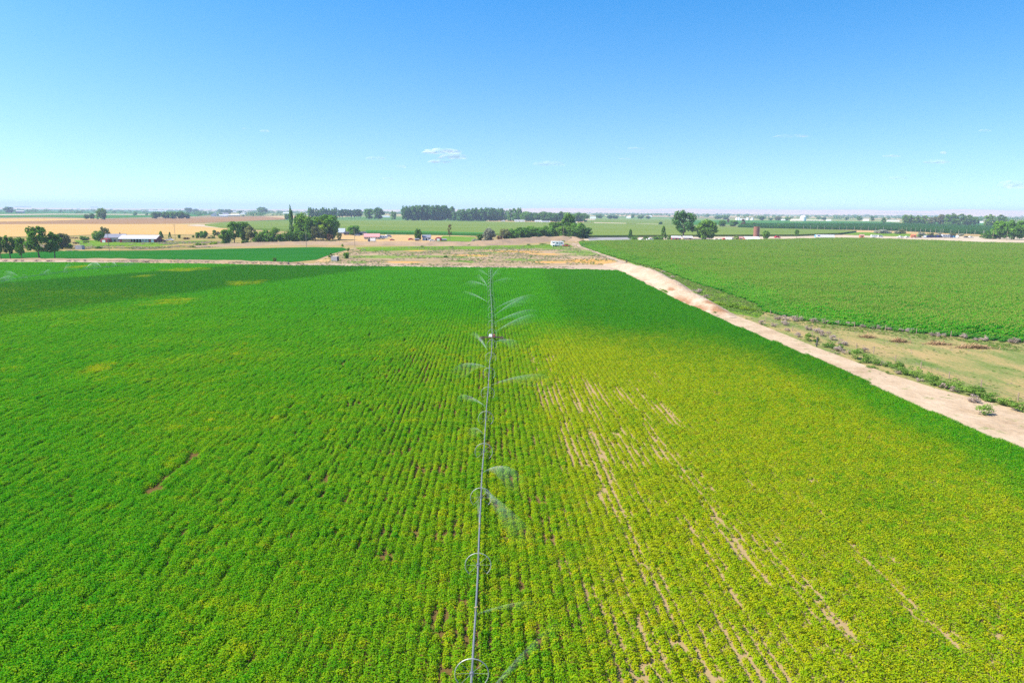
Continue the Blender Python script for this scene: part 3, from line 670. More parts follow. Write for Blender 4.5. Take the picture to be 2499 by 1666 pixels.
# ------------------------------------------------------------------ trees and shrubs
ORD = ['first', 'second', 'third', 'fourth', 'fifth', 'sixth', 'seventh', 'eighth', 'ninth', 'tenth', 'eleventh', 'twelfth', 'thirteenth', 'fourteenth', 'fifteenth', 'sixteenth', 'seventeenth', 'eighteenth', 'nineteenth', 'twentieth',
       'twenty-first', 'twenty-second', 'twenty-third', 'twenty-fourth', 'twenty-fifth', 'twenty-sixth', 'twenty-seventh', 'twenty-eighth', 'twenty-ninth', 'thirtieth']
LEAF = {
    'dark': leafmat('leaf_dark', (0.042, 0.135, 0.016), (0.160, 0.330, 0.042)),
    'mid': leafmat('leaf_mid', (0.050, 0.145, 0.018), (0.190, 0.340, 0.045)),
    'bright': leafmat('leaf_bright', (0.090, 0.210, 0.015), (0.290, 0.420, 0.045)),
    'olive': leafmat('leaf_olive', (0.095, 0.120, 0.040), (0.270, 0.290, 0.110)),
    'silver': leafmat('leaf_silver', (0.170, 0.190, 0.130), (0.420, 0.430, 0.330)),
    'brown': leafmat('leaf_brown', (0.090, 0.055, 0.030), (0.250, 0.150, 0.080)),
    'blue': leafmat('leaf_deep', (0.036, 0.125, 0.034), (0.140, 0.285, 0.072)),
    'twig': leafmat('dry_twig', (0.260, 0.200, 0.150), (0.500, 0.400, 0.340), 0.3),
    'weed': leafmat('weed_leaf', (0.070, 0.170, 0.025), (0.230, 0.360, 0.070)),
    'hop': leafmat('hop_leaf', (0.026, 0.100, 0.026), (0.080, 0.210, 0.050)),
}
M_BARK = solid('bark', (0.13, 0.095, 0.065), 0.95, var=0.2, scale=3)
_cr = {}
def crown_mesh(kind, seed, mat):
    key = (kind, seed, mat)
    if key in _cr: return _cr[key]
    rg = np.random.RandomState(1000 + seed * 7 + sum(map(ord, kind))); B = []
    def ell(n, c, s, r0, r1, surf=0.5):
        for _ in range(n):
            d = rg.normal(size=3); d /= np.linalg.norm(d); q = rg.uniform(surf, 1.0) ** 0.5
            B.append((np.array(c) + d * q * np.array(s), rg.uniform(r0, r1)))
    lv = 60
    if kind == 'round': ell(36, (0, 0, .54), (.37, .37, .37), .09, .17); ell(8, (0, 0, .5), (.15, .15, .2), .14, .2); ell(9, (0, 0, .17), (.26, .26, .06), .09, .13)
    elif kind == 'tall':
        ell(24, (0, 0, .58), (.36, .36, .34), .08, .15, .3); ell(6, (rg.uniform(-.1, .1), 0, .82), (.16, .16, .12), .07, .12); ell(5, (rg.uniform(-.3, .3), 0, .36), (.15, .2, .08), .07, .1)
    elif kind == 'oval':
        for i in range(60):
            z = rg.uniform(.05, .95); w = .37 * min(1, (z + .12) / .22) * (1 if z < .72 else math.sqrt(max(0, 1 - ((z - .72) / .27) ** 2))); a = rg.uniform(0, 6.28); q = rg.uniform(.45, 1)
            B.append((np.array([w * q * math.cos(a), w * q * math.sin(a), z]), rg.uniform(.08, .13)))
    elif kind == 'column':
        for i in range(30):
            z = rg.uniform(.04, .97); w = .30 * (1 - z) ** 0.45 * min(1, z * 6 + .2); a = rg.uniform(0, 6.28)
            B.append((np.array([w * math.cos(a), w * math.sin(a), z]), rg.uniform(.08, .14)))
    elif kind == 'shrub':
        ell(22, (0, 0, .42), (.36, .36, .36), .10, .18, .3); ell(8, (0, 0, .18), (.36, .36, .10), .10, .15, .3); lv = 48
    elif kind == 'cone':
        for i in range(48):
            z = rg.uniform(.08, .94); w = .38 * (1 - z) ** 0.8; a = rg.uniform(0, 6.28); B.append((np.array([w * math.cos(a), w * math.sin(a), z]), rg.uniform(.07, .13)))
    elif kind == 'sparse':
        ell(13, (0, 0, .62), (.34, .34, .33), .07, .12, .2); lv = 34
    elif kind == 'weed':
        ell(10, (0, 0, .35), (.34, .34, .28), .12, .2, .2); lv = 34
    cs, ns, sz, rn = [], [], [], []
    for c, r in B:
        k = int(lv * (r / .12) ** 1.5) + 8; d = rg.normal(size=(k, 3)); d /= np.linalg.norm(d, axis=1, keepdims=True); br = rg.rand()
        p = c + d * r * rg.uniform(.55, 1.05, (k, 1)) * np.array([1, 1, .9]); ok = p[:, 2] > 0.005
        cs.append(p[ok]); ns.append((d + rg.normal(0, .45, (k, 3)) + np.array([0, 0, .25]))[ok]); sz.append(rg.uniform(.045, .085, k)[ok]); rn.append(np.clip(br * .5 + rg.rand(k) * .5, 0, 1)[ok])
    v, f = quads(np.concatenate(cs), np.concatenate(ns), np.concatenate(sz), 0.75, rg)
    me = npmesh(kind + '_crown', v, f, LEAF[mat], rnd=np.concatenate(rn)); _cr[key] = me; return me
_tr = {}
def trunk_mesh(kind, seed):
    key = (kind, seed)
    if key in _tr: return _tr[key]
    rg = random.Random(seed * 13 + len(kind)); mb = MB(); top = .9 if kind in ('column', 'cone', 'oval') else .62
    pts = [(rg.uniform(-.02, .02) * i, rg.uniform(-.02, .02) * i, top * i / 5 - (.02 if i == 0 else 0)) for i in range(6)]
    mb.tube(pts, [.040, .030, .026, .021, .015, .007], 7)
    for k in range(5):
        z = top * rg.uniform(.3, .85); a = rg.uniform(0, 6.28); l = rg.uniform(.16, .3); i = min(4, int(z / top * 5)); p = pts[i]
        mb.tube([(p[0], p[1], z), (p[0] + l * .5 * math.cos(a), p[1] + l * .5 * math.sin(a), z + l * .35), (p[0] + l * math.cos(a), p[1] + l * math.sin(a), z + l * .55)], [.014, .010, .004], 5)
    me = mb.mesh('trunk', M_BARK); _tr[key] = me; return me
_ts = [0]
def plant(name, cat, kind, mat, px, base, top, wid, label, group=None, trunk=True, seed=None, depth=None, z0=0.0):
    """a tree or shrub standing where the photograph shows its foot"""
    _ts[0] += 1; sd = (seed if seed is not None else _ts[0]) % 4; x, y = G(px, base, z0); s = mpp(x, y, z0); h = (base - top) * s; w = wid * s
    d = depth if depth is not None else w; rz = random.Random(_ts[0]).uniform(0, 6.28) if kind not in ('tall',) else random.Random(_ts[0]).uniform(-.4, .4)
    cm = crown_mesh(kind, sd, mat)
    if not trunk:
        o = link(name, cm, None, (x, y, z0)); o.scale = (w, d, h); o.rotation_euler = (0, 0, rz); return tag(o, label, cat, group)
    t = thing(name, label, cat, (x, y, z0), rz, group)
    c = link('crown', cm, t); c.scale = (w, d, h)
    k = link('trunk', trunk_mesh(kind, sd), t); k.scale = (max(w * .8, h * .3), max(w * .8, h * .3), h)
    return t

T = plant
# the row of trees standing at the field's far left corner
GL = 'shade trees along the far left field edge'
T('shade_tree', 'tree', 'tall', 'dark', 3, 632, 569, 34, 'dark shade tree cut by the left edge of the picture', GL)
T('shade_tree', 'tree', 'tall', 'dark', 26, 631, 571, 44, 'second dark tree from the left in the row at the far left', GL)
T('shade_tree', 'tree', 'tall', 'dark', 54, 633, 578, 32, 'lowest dark tree of the far left row, thin trunk showing', GL)
T('shade_tree', 'tree', 'tall', 'dark', 97, 633, 551, 70, 'tallest and broadest dark tree of the far left row', GL)
T('shade_tree', 'tree', 'tall', 'dark', 134, 632, 563, 52, 'rightmost tree of the far left row, with a drooping right branch', GL)
T('olive_tree', 'tree', 'round', 'olive', 152, 608, 566, 40, 'grey green bushy tree behind the far left row of trees')
T('shrub', 'shrub', 'shrub', 'dark', 166, 606, 590, 26, 'dark low shrub at the foot of the grey green bushy tree', trunk=False)
T('shrub', 'shrub', 'shrub', 'dark', 207, 587, 572, 27, 'dark round shrub left of the farmhouse trees, on dry pasture', trunk=False)
T('farm_tree', 'tree', 'round', 'mid', 240, 589, 561, 34, 'green leafy tree at the left end of the dark roofed farmhouse')
T('farm_tree', 'tree', 'tall', 'olive', 255, 588, 551, 32, 'taller greyish tree rising behind the dark roofed farmhouse')
T('shrub', 'shrub', 'shrub', 'brown', 274, 590, 574, 16, 'dark reddish shrub between the farmhouse and the white roofed barn', trunk=False)
T('small_tree', 'tree', 'cone', 'mid', 393, 582, 564, 15, 'small pointed tree just right of the white roofed barn')
T('small_tree', 'tree', 'cone', 'dark', 415, 581, 566, 10, 'narrow dark little tree behind the white pickup')
T('small_tree', 'tree', 'round', 'mid', 438, 582, 572, 9, 'tiny green tree right of the pole by the white pickup')
T('shrub', 'shrub', 'shrub', 'brown', 456, 584, 577, 20, 'low dark brownish shrub in the roadside left of the round tree', trunk=False)
T('small_tree', 'tree', 'round', 'dark', 483, 582, 566, 14, 'small dark tree touching the left side of the round dark tree')
T('round_tree', 'tree', 'round', 'dark', 497, 582, 562, 26, 'dome shaped dark tree standing alone before the tan stubble')
T('small_tree', 'tree', 'round', 'mid', 472, 580, 574, 8, 'tiny light green tree left of the dome shaped dark tree')
T('small_tree', 'tree', 'tall', 'dark', 524, 580, 561, 15, 'thin dark tree between the dome shaped tree and the large grove')
T('small_tree', 'tree', 'tall', 'olive', 533, 580, 565, 12, 'thin greyish tree right beside the thin dark tree')
T('shrub', 'shrub', 'shrub', 'dark', 516, 582, 574, 22, 'dark low bushes at the foot of the thin dark tree', trunk=False)
T('willow_bush', 'shrub', 'shrub', 'bright', 484, 600, 590, 20, 'left one of the bright green willow bushes on the dry slope', 'willow bushes', trunk=False)
T('willow_bush', 'shrub', 'shrub', 'bright', 500, 599, 592, 16, 'smallest bright green willow bush, between the other two', 'willow bushes', trunk=False)
T('willow_bush', 'shrub', 'shrub', 'bright', 521, 599, 587, 25, 'largest, rightmost bright green willow bush on the dry slope', 'willow bushes', trunk=False)
T('shrub', 'shrub', 'shrub', 'mid', 241, 607, 600, 22, 'flat green bush on the dry pasture below the farmhouse', trunk=False)
# grove left of centre
GA = 'trees of the grove left of centre'
T('grove_tree', 'tree', 'round', 'mid', 551, 596, 557, 36, 'small tree at the left front corner of the grove', GA)
T('grove_tree', 'tree', 'tall', 'dark', 573, 595, 540, 46, 'tall dark tree with visible trunk at the left of the grove', GA)
T('grove_tree', 'tree', 'round', 'mid', 596, 591, 539, 44, 'tall mid green tree behind the dark one in the grove', GA)
T('grove_tree', 'tree', 'tall', 'olive', 612, 592, 549, 34, 'greyish thin leaved tree right of the tall mid green one', GA)
T('grove_tree', 'tree', 'shrub', 'bright', 598, 594, 584, 26, 'yellow green bush at the foot of the grove', GA, trunk=False)
for i, (x, b, t, w, m) in enumerate([(634, 592, 556, 34, 'mid'), (655, 592, 552, 36, 'dark'), (676, 592, 553, 34, 'mid'), (697, 592, 562, 34, 'dark'), (716, 591, 554, 34, 'mid'), (738, 591, 552, 38, 'mid')]):
    T('grove_tree', 'tree', 'shrub', m, x, b, t - 3, w * 1.25, ['leftmost round crown', 'second round crown', 'third round crown', 'lowest dark crown', 'fifth round crown', 'rightmost round crown'][i] + ' in the low leafy front row of the grove', GA, depth=None)
T('narrow_poplar', 'tree', 'column', 'blue', 713, 585, 506, 18, 'very narrow dark poplar spire rising out of the grove')
T('narrow_poplar', 'tree', 'column', 'dark', 723, 585, 530, 12, 'short thin poplar just right of the dark poplar spire')
T('grove_tree', 'tree', 'round', 'mid', 740, 586, 521, 52, 'tall pale green tree behind the front row, right of the spire', GA)
T('grove_tree', 'tree', 'round', 'mid', 764, 587, 526, 58, 'broad tall tree in the middle of the right grove half', GA)
T('grove_tree', 'tree', 'tall', 'bright', 788, 587, 534, 50, 'bright yellowish tree in the right half of the grove', GA)
T('grove_tree', 'tree', 'round', 'dark', 802, 586, 519, 60, 'tallest dark crown at the right end of the grove', GA)
T('grove_tree', 'tree', 'tall', 'olive', 770, 590, 552, 34, 'greyish olive tree at the front of the grove, right half', GA)
T('grove_tree', 'tree', 'tall', 'olive', 784, 590, 560, 26, 'brownish thin tree before the bright yellowish one', GA)
T('grove_tree', 'tree', 'tall', 'bright', 812, 585, 545, 28, 'lower yellow green tree at the grove right edge', GA)
T('small_tree', 'tree', 'tall', 'brown', 805, 589, 570, 20, 'small brown leaved tree on the tan yard right of the grove')
T('small_tree', 'tree', 'tall', 'olive', 828, 590, 567, 20, 'small olive tree on the tan yard, near the thin pole')
T('yard_tree', 'tree', 'round', 'dark', 864, 574, 549, 38, 'flat dark spreading tree right of the pale steep roof')
T('yard_tree', 'tree', 'round', 'mid', 1020, 587, 556, 22, 'round green yard tree left of the small grey roofed house')
T('dead_tree', 'tree', 'sparse', 'brown', 1098, 589, 545, 16, 'tall sparse brown dying tree standing alone on the lawn')
T('silver_tree', 'tree', 'round', 'silver', 1193, 592, 557, 36, 'large silvery grey tree beside the dark hedge of trees')
T('silver_bush', 'shrub', 'shrub', 'silver', 1159, 592, 579, 20, 'small silvery bush at the left of the silvery tree', trunk=False)
T('silver_bush', 'shrub', 'shrub', 'silver', 1180, 592, 583, 22, 'low silvery bush in front of the silvery tree', trunk=False)
T('shrub', 'shrub', 'round', 'mid', 1172, 589, 569, 24, 'green round shrub between the silvery bush and silvery tree', trunk=False)
T('shrub', 'shrub', 'shrub', 'brown', 1220, 588, 569, 20, 'reddish brown shrub at the left end of the dark hedge', trunk=False)
GH = 'dark hedge of trees behind the canal bank'
HD = [(1232, 587, 561, 24, 'olive'), (1252, 586, 560, 30, 'dark'), (1274, 585, 556, 32, 'dark'), (1296, 584, 556, 34, 'dark'), (1318, 583, 557, 32, 'dark'), (1338, 582, 552, 32, 'dark'), (1356, 580, 542, 32, 'mid'), (1386, 579, 525, 34, 'mid'), (1376, 582, 554, 36, 'mid'), (1408, 581, 545, 38, 'dark'), (1430, 581, 557, 30, 'dark')]
HL = ['olive toned left end tree of the dark hedge', 'second dark crown from the left in the hedge', 'third dark crown from the left in the hedge', 'fourth dark crown from the left in the hedge', 'fifth dark crown from the left in the hedge', 'sixth dark crown from the left in the hedge', 'hedge tree rising just left of the tallest one', 'tallest thin tree sticking up out of the dark hedge', 'low mid green crown before the tallest hedge tree', 'broad dark crown right of the tallest hedge tree', 'right end tree of the dark hedge, above the sandy path']
for (x, b, t, w, m), l in zip(HD, HL): T('hedge_tree', 'tree', 'round', m, x, b + 1, t - 4, w * 1.35, l, GH)
# right of centre
T('young_tree', 'tree', 'cone', 'dark', 1538, 584, 559, 16, 'small pointed dark tree behind the corn, near the paved road')
T('shrub', 'shrub', 'shrub', 'dark', 1549, 585, 573, 22, 'dark shrub at the right of the small pointed tree', trunk=False)
T('young_tree', 'tree', 'cone', 'mid', 1618, 584, 551, 20, 'pointed mid green tree left of the biggest tree')
for i, (x, t, w, m) in enumerate([(1577, 576, 22, 'dark'), (1597, 575, 20, 'dark'), (1611, 573, 22, 'mid'), (1634, 574, 20, 'mid')]):
    T('shrub', 'shrub', 'shrub', m, x, 585, t, w, ['leftmost', 'second', 'third', 'rightmost'][i] + ' dark bush of the row along the corn edge', 'bushes along the corn edge', trunk=False)
T('big_poplar', 'tree', 'tall', 'blue', 1668, 584, 509, 74, 'biggest dark tree of the picture, standing behind the corn')
T('broad_tree', 'tree', 'round', 'mid', 1722, 585, 537, 70, 'broad round green tree right beside the biggest dark tree')
T('shrub', 'shrub', 'shrub', 'bright', 1799, 586, 573, 24, 'light green bush between the red truck and the silo', trunk=False)
T('small_tree', 'tree', 'round', 'mid', 1869, 584, 561, 22, 'round green tree just right of the brick silo')
T('small_tree', 'tree', 'tall', 'dark', 1944, 581, 558, 14, 'slim dark tree between the silo and the white semi trailer')
T('far_tree', 'tree', 'round', 'dark', 1762, 553, 537, 24, 'dark rounded tree above the broad tree, behind the olive corn')
T('far_tree', 'tree', 'round', 'dark', 1790, 553, 537, 26, 'dark tree with a light left half, behind the olive corn')
T('far_tree', 'tree', 'tall', 'brown', 1777, 547, 533, 8, 'thin brown tree between the dark ones behind the olive corn')
T('far_tree', 'tree', 'column', 'brown', 1813, 554, 536, 18, 'brownish tree at the start of the hop yard')
T('far_tree', 'tree', 'round', 'dark', 1838, 555, 543, 18, 'dark bush at the front left of the hop yard')
T('far_tree', 'tree', 'round', 'dark', 1902, 557, 546, 16, 'dark little tree at the front of the hop rows')
T('far_tree', 'tree', 'round', 'dark', 1858, 538, 526, 18, 'dark tree standing among the white tanks')
T('far_tree', 'tree', 'round', 'dark', 1880, 538, 531, 14, 'low tree right of the one among the white tanks')
T('far_tree', 'tree', 'round', 'olive', 1898, 538, 528, 20, 'pale olive tree left of the white domed bin')
T('far_tree', 'tree', 'round', 'dark', 1922, 538, 530, 20, 'dark tree touching the cream shed of the white bin')
T('far_tree', 'tree', 'tall', 'dark', 2097, 541, 527, 16, 'dark tree behind the hop yard, left of a hazy one')
T('far_tree', 'tree', 'tall', 'blue', 2128, 542, 527, 12, 'hazy slim tree behind the right half of the hop yard')
T('far_tree', 'tree', 'tall', 'dark', 2156, 548, 531, 16, 'leaning dark tree at the back edge of the hop yard')
T('shrub', 'shrub', 'shrub', 'dark', 2195, 549, 542, 12, 'small dark shrub left of the long tree belt', trunk=False)
GB = 'tree belt behind the hop yard'
for i, (x, b, t, w, m) in enumerate([(2213, 549, 525, 30, 'mid'), (2234, 549, 526, 26, 'mid'), (2255, 549, 527, 28, 'mid'), (2276, 549, 529, 22, 'olive'), (2294, 549, 524, 26, 'olive'), (2318, 550, 521, 32, 'dark'), (2342, 550, 523, 30, 'mid'), (2362, 550, 525, 28, 'mid'), (2380, 550, 530, 20, 'dark')]):
    T('belt_tree', 'tree', 'oval', m, x, b, t, w, (['leftmost', 'second', 'third', 'fourth', 'fifth', 'tallest', 'seventh', 'eighth', 'rightmost'][i]) + ' tree of the tall belt behind the hop yard', GB)
T('far_tree', 'tree', 'oval', 'mid', 2416, 552, 524, 34, 'pale tall tree behind the big corner tree group, left one')
T('far_tree', 'tree', 'oval', 'mid', 2443, 552, 525, 30, 'pale tall tree behind the big corner tree group, right one')
T('corner_tree', 'tree', 'round', 'dark', 2440, 584, 538, 52, 'left crown of the big dark trees by the right picture edge')
T('corner_tree', 'tree', 'round', 'dark', 2474, 585, 534, 56, 'right crown of the big dark trees by the right picture edge')
T('shrub', 'shrub', 'shrub', 'dark', 2412, 583, 560, 46, 'wide dark shrub left of the big corner trees', trunk=False)
for i, (x, b, t, w) in enumerate([(2148, 570, 556, 38), (2168, 570, 561, 20), (2202, 571, 558, 28), (2189, 571, 562, 18)]):
    T('olive_bush', 'shrub', 'shrub', ['silver', 'silver', 'olive', 'silver'][i], x, b, t, w, ['big silvery bush in front of the hop poles', 'small silvery bush right of the big silvery one', 'yellowish olive bush before the hop poles', 'small silvery bush left of the yellowish one'][i], 'pale bushes before the hop yard', trunk=False)
for i, (x, t, w, m) in enumerate([(2250, 563, 24, 'silver'), (2270, 565, 18, 'olive'), (2290, 566, 20, 'silver'), (2325, 566, 20, 'olive'), (2345, 567, 18, 'silver')]):
    T('olive_bush', 'shrub', 'shrub', m, x, 576, t, w, ORD[i] + ' pale bush from the left behind the parked vehicles', 'pale bushes behind the vehicles', trunk=False)
# left distance
T('far_tree', 'tree', 'round', 'blue', 22, 520, 504, 26, 'dark tree clump by the white shed at the far left edge')
T('far_tree', 'tree', 'oval', 'mid', 249, 536, 509, 30, 'tall green tree standing out in the left distance')
T('far_tree', 'tree', 'round', 'dark', 211, 535, 522, 16, 'leftmost low dark tree beside the tall green one')
T('far_tree', 'tree', 'round', 'dark', 225, 535, 521, 16, 'low dark tree nearest to the tall green one')
for i, (x, t, w, m) in enumerate([(382, 516, 30, 'blue'), (405, 515, 24, 'dark'), (423, 515, 26, 'dark'), (442, 516, 26, 'dark'), (456, 520, 20, 'blue')]):
    T('clump_tree', 'tree', 'round', m, x, 534, t, w, ORD[i] + ' tree from the left in the round clump on brown stubble', 'round tree clump on the brown stubble')
T('far_tree', 'tree', 'round', 'dark', 641, 523, 504, 32, 'single dome shaped tree in the distance left of the spire')
T('far_tree', 'tree', 'round', 'blue', 460, 520, 506, 22, 'hazy left tree of the far pair above the round clump', depth=20)
T('far_tree', 'tree', 'round', 'blue', 478, 520, 510, 22, 'hazy right tree of the far pair above the round clump')
T('far_tree', 'tree', 'round', 'blue', 540, 520, 510, 20, 'hazy tree behind the white farm, left one')
T('far_tree', 'tree', 'round', 'blue', 557, 521, 510, 22, 'hazy tree behind the white farm, right one')
T('far_tree', 'tree', 'round', 'blue', 587, 523, 514, 12, 'small dark tree by the white round roof')
T('shrub', 'shrub', 'shrub', 'dark', 593, 528, 523, 10, 'dark shrub below the white round roof', trunk=False)
T('far_tree', 'tree', 'round', 'dark', 701, 536, 521, 18, 'dark tree just left of the poplar spire foot')
# the dense rows of the middle distance
GP = 'poplars of the dense square grove'; k = 0
for x in np.linspace(989, 1101, 15):
    e = abs((x - 1045) / 60.0); T('grove_poplar', 'tree', 'oval', 'blue', x, 538 if k % 2 == 0 else 536.5, 501.5 + 3.0 * e ** 3 + (k * 7 % 3) * .5, 24, ORD[k] + ' poplar from the left in the dense square grove', GP, depth=40); k += 1
GQ = 'poplars of the ragged row'; k = 0
for x in np.linspace(1116, 1229, 15):
    T('row_poplar', 'tree', 'oval', 'blue', x, 538.5 + (k % 2) * .7, [515, 512, 511, 511, 510, 509, 508, 508, 510, 508, 508, 509, 511, 509, 510][k], 20, ORD[k] + ' poplar from the left in the ragged row right of the grove', GQ, depth=40); k += 1
GS = 'thin trees right of the ragged row'
for k, (x, t, w) in enumerate([(1243, 511, 13), (1255, 509, 14), (1267, 508, 16), (1262, 520, 20)]):
    T('row_tree', 'tree', 'oval', 'dark', x, 539.5 + k * .2, t, w, ['left', 'middle', 'right', 'lowest'][k] + ' thin leaved tree between the ragged row and long belt', GS, depth=30)
GT = 'trees of the long low belt'; k = 0
for x in np.linspace(1284, 1422, 14):
    T('belt_tree', 'tree', 'round', 'blue' if k % 3 else 'dark', x, 541 + k * .12, 516.5 + (k * 5 % 4) * .8 + (2 if k > 9 else 0), 23, ORD[k] + ' tree from the left in the long low belt', GT, depth=40); k += 1
GU = 'thin tall trees behind the grove'
for k, x in enumerate([757, 764, 774, 783, 790, 797, 804, 812, 819]):
    T('slim_tree', 'tree', 'oval', 'dark', x, 535, 507 + (k * 5 % 4), 13, ORD[k] + ' slim tree from the left above the leafy grove', GU, depth=16)
GV = 'row of dark trees with pale trunks'
for k, x in enumerate([828, 836, 844, 851, 858, 866, 874, 880]):
    T('row_tree', 'tree', 'tall', 'blue', x, 534.5, 510 + (k * 3 % 3), 15, ORD[k] + ' dark crown from the left in the row with pale trunks', GV, depth=16)
T('big_round_tree', 'tree', 'round', 'dark', 901, 535, 507, 30, 'left one of the two big round trees in the distance')
T('big_round_tree', 'tree', 'round', 'dark', 923, 535.5, 506.5, 34, 'right one of the two big round trees in the distance')
T('far_tree', 'tree', 'oval', 'mid', 960, 535.5, 515, 16, 'lone pale tree between the round pair and square grove')
# right distance, hazy single trees
FT = [(1462, 533, 523, 22, 'hazy broad tree right of the long belt'), (1488, 534, 525, 22, 'hazy dark clump second right of the long belt'), (1502, 534, 526, 18, 'low hazy tree right of the dark clump'), (1544, 533, 522, 10, 'pointed hazy tree above the white far track'), (1563, 534, 525, 20, 'broad low hazy tree above the far track'),
      (1582, 534, 527, 16, 'low hazy tree left of the biggest tree'), (1612, 548, 541, 12, 'dark shrubby tree on the edge of the olive corn'), (2093, 534, 529, 8, 'tiny hazy tree high above the hop yard'), (1752, 535, 526, 22, 'left hazy tree above the broad round tree'), (1770, 536, 526, 22, 'hazy tree between the broad tree and white tanks'), (2010, 537, 530, 16, 'hazy tree right of the white bin'), (2066, 538, 529, 12, 'hazy tree above the middle of the hop yard')]
for x, b, t, w, l in FT: T('hazy_tree', 'tree', 'round', 'blue', x, b, t, w, l)
# woods so far off that they read as one hazy line
def far_woods():
    rg = np.random.RandomState(8); cs, ns, sz, rn = [], [], [], []
    for i in range(3400):
        t = rg.uniform(rad(-42), rad(42)); r = 2500 * (3.4 ** rg.rand())
        if vnoise(np.array(r * math.sin(t)), np.array(r * math.cos(t)), 420, 9) < 0.46: continue
        if r < 3600 and rg.rand() < .5: continue
        x, y = r * math.sin(t), r * math.cos(t); h = rg.uniform(7, 16); w = h * rg.uniform(.5, 1.4); k = 70; d = rg.normal(size=(k, 3)); d /= np.linalg.norm(d, axis=1, keepdims=True)
        p = d * np.array([w, w, h * .5]) * rg.uniform(.5, 1, (k, 1)) + np.array([x, y, h * .52]); cs.append(p); ns.append(d + rg.normal(0, .3, (k, 3))); sz.append(rg.uniform(.18, .35, k) * h); rn.append(rg.rand(k))
    v, f = quads(np.concatenate(cs), np.concatenate(ns), np.concatenate(sz), .8, rg)
    tag(link('far_woodland', npmesh('far_woodland', v, f, LEAF['blue'], rnd=np.concatenate(rn))), kind='stuff')
far_woods()
# small shrubs of the middle ground
T('shrub', 'shrub', 'shrub', 'dark', 807, 630, 615, 14, 'dark green shrub leaning over the concrete box', trunk=False)
T('shrub', 'shrub', 'round', 'dark', 845, 631, 615, 19, 'dark round shrub right of the concrete box', trunk=False)
T('shrub', 'shrub', 'shrub', 'mid', 671, 641, 622, 12, 'small green bush at the end of the dark green field', trunk=False)
T('shrub', 'shrub', 'shrub', 'dark', 850, 612, 602, 9, 'tiny dark shrub where the farm track meets the field', trunk=False)
T('shrub', 'shrub', 'shrub', 'bright', 835, 602, 594, 10, 'small yellow green bush on the canal bank', trunk=False)
T('shrub', 'shrub', 'shrub', 'dark', 1088, 629, 621, 14, 'dark low shrub alone on the fallow weeds', trunk=False)
for i, (x, y, w) in enumerate([(1146, 600, 30), (1165, 600, 28), (1030, 603, 22), (1102, 604, 18), (1290, 599, 26), (1325, 597, 30), (1375, 590, 24), (905, 597, 20)]):
    T('reed_clump', 'reeds', 'weed', 'dark', x, y, y - 6, w, ORD[i] + ' dark reed clump along the foot of the canal bank', 'reed clumps along the canal bank', trunk=False, depth=4)

# ------------------------------------------------------------------ the roadside plants on the right
GTW = 'dry tumbleweeds beside the sandy road'
TW = [(1858, 792, 20), (1888, 797, 18), (1916, 794, 24), (1921, 808, 14), (1947, 822, 20), (1975, 805, 22), (1994, 812, 24), (2012, 820, 26), (2032, 830, 24), (2055, 842, 26), (2046, 857, 26), (2066, 864, 20), (2110, 860, 22), (2158, 893, 22), (2192, 913, 18), (2244, 931, 16), (2305, 948, 24), (2330, 956, 28), (2376, 982, 34), (1700, 716, 22), (1722, 730, 20)]
for i, (x, y, w) in enumerate(TW):
    T('tumbleweed', 'tumbleweed', 'weed', 'twig', x, y, y - w * .85, w * 1.25, (ORD[i] + ' greyish dry tumbleweed along the sandy road, counted from the far end' if i < 19 else ['greyish tumbleweed on top of the sand bank', 'greyish tumbleweed at the lower end of the sand bank'][i - 19]), GTW, trunk=False)
GTC = 'dry tumbleweeds caught along the corn fence'
for i, (x, y, w) in enumerate([(1897, 780, 26), (1918, 782, 26), (1945, 784, 28), (1985, 787, 22), (2012, 789, 22), (2045, 792, 20), (2075, 795, 20), (2105, 800, 18), (2128, 802, 16), (2147, 803, 20), (2170, 806, 18), (2198, 809, 16), (2222, 811, 24), (2275, 820, 20), (2295, 822, 22), (2352, 826, 24), (2380, 831, 16), (2400, 832, 24), (2470, 838, 30)]):
    T('tumbleweed', 'tumbleweed', 'weed', 'twig', x, y, y - w * .75, w * 1.2, ORD[i] + ' dry tumbleweed from the left along the corn fence', GTC, trunk=False)
GWD = 'green weeds between road and pasture'
for i, (x, y, w, h) in enumerate([(1972, 832, 24, 17), (1990, 835, 16, 14), (2022, 848, 30, 14), (2042, 853, 26, 14), (2090, 876, 34, 22), (2118, 886, 30, 22), (2140, 891, 22, 14), (2168, 896, 24, 12), (2192, 906, 36, 20), (2212, 914, 30, 20), (2232, 921, 30, 22), (2256, 930, 26, 22), (2280, 940, 38, 22), (2300, 944, 34, 20), (2328, 950, 42, 22), (2356, 960, 42, 20), (2385, 968, 42, 22), (2420, 980, 44, 22), (2455, 990, 44, 20), (2490, 1002, 44, 20), (2402, 1012, 40, 22), (2100, 886, 14, 5), (2125, 897, 24, 5), (2166, 912, 10, 7)]):
    T('weed_clump', 'weeds', 'weed', 'weed', x, y, y - h * 1.75, w * 1.45, (ORD[i] + ' green weed clump along the pasture fence, counted from the far end' if i < 20 else ['dark green weed growing out on the sandy road', 'flat green tuft at the left edge of the weeds', 'flat green streak of weeds lying on the road', 'tiny weed tuft alone on the sandy road'][i - 20]), GWD, trunk=False)
for i, (x, y, w) in enumerate([(1690, 722, 40), (1722, 735, 44), (1755, 745, 50), (1790, 752, 50), (1818, 757, 44), (1838, 760, 26)]):
    T('reed_clump', 'reeds', 'weed', 'bright', x, y, y - 15, w, ORD[i] + ' bright green reed clump from the left below the sand bank', 'bright reeds below the sand bank', trunk=False)
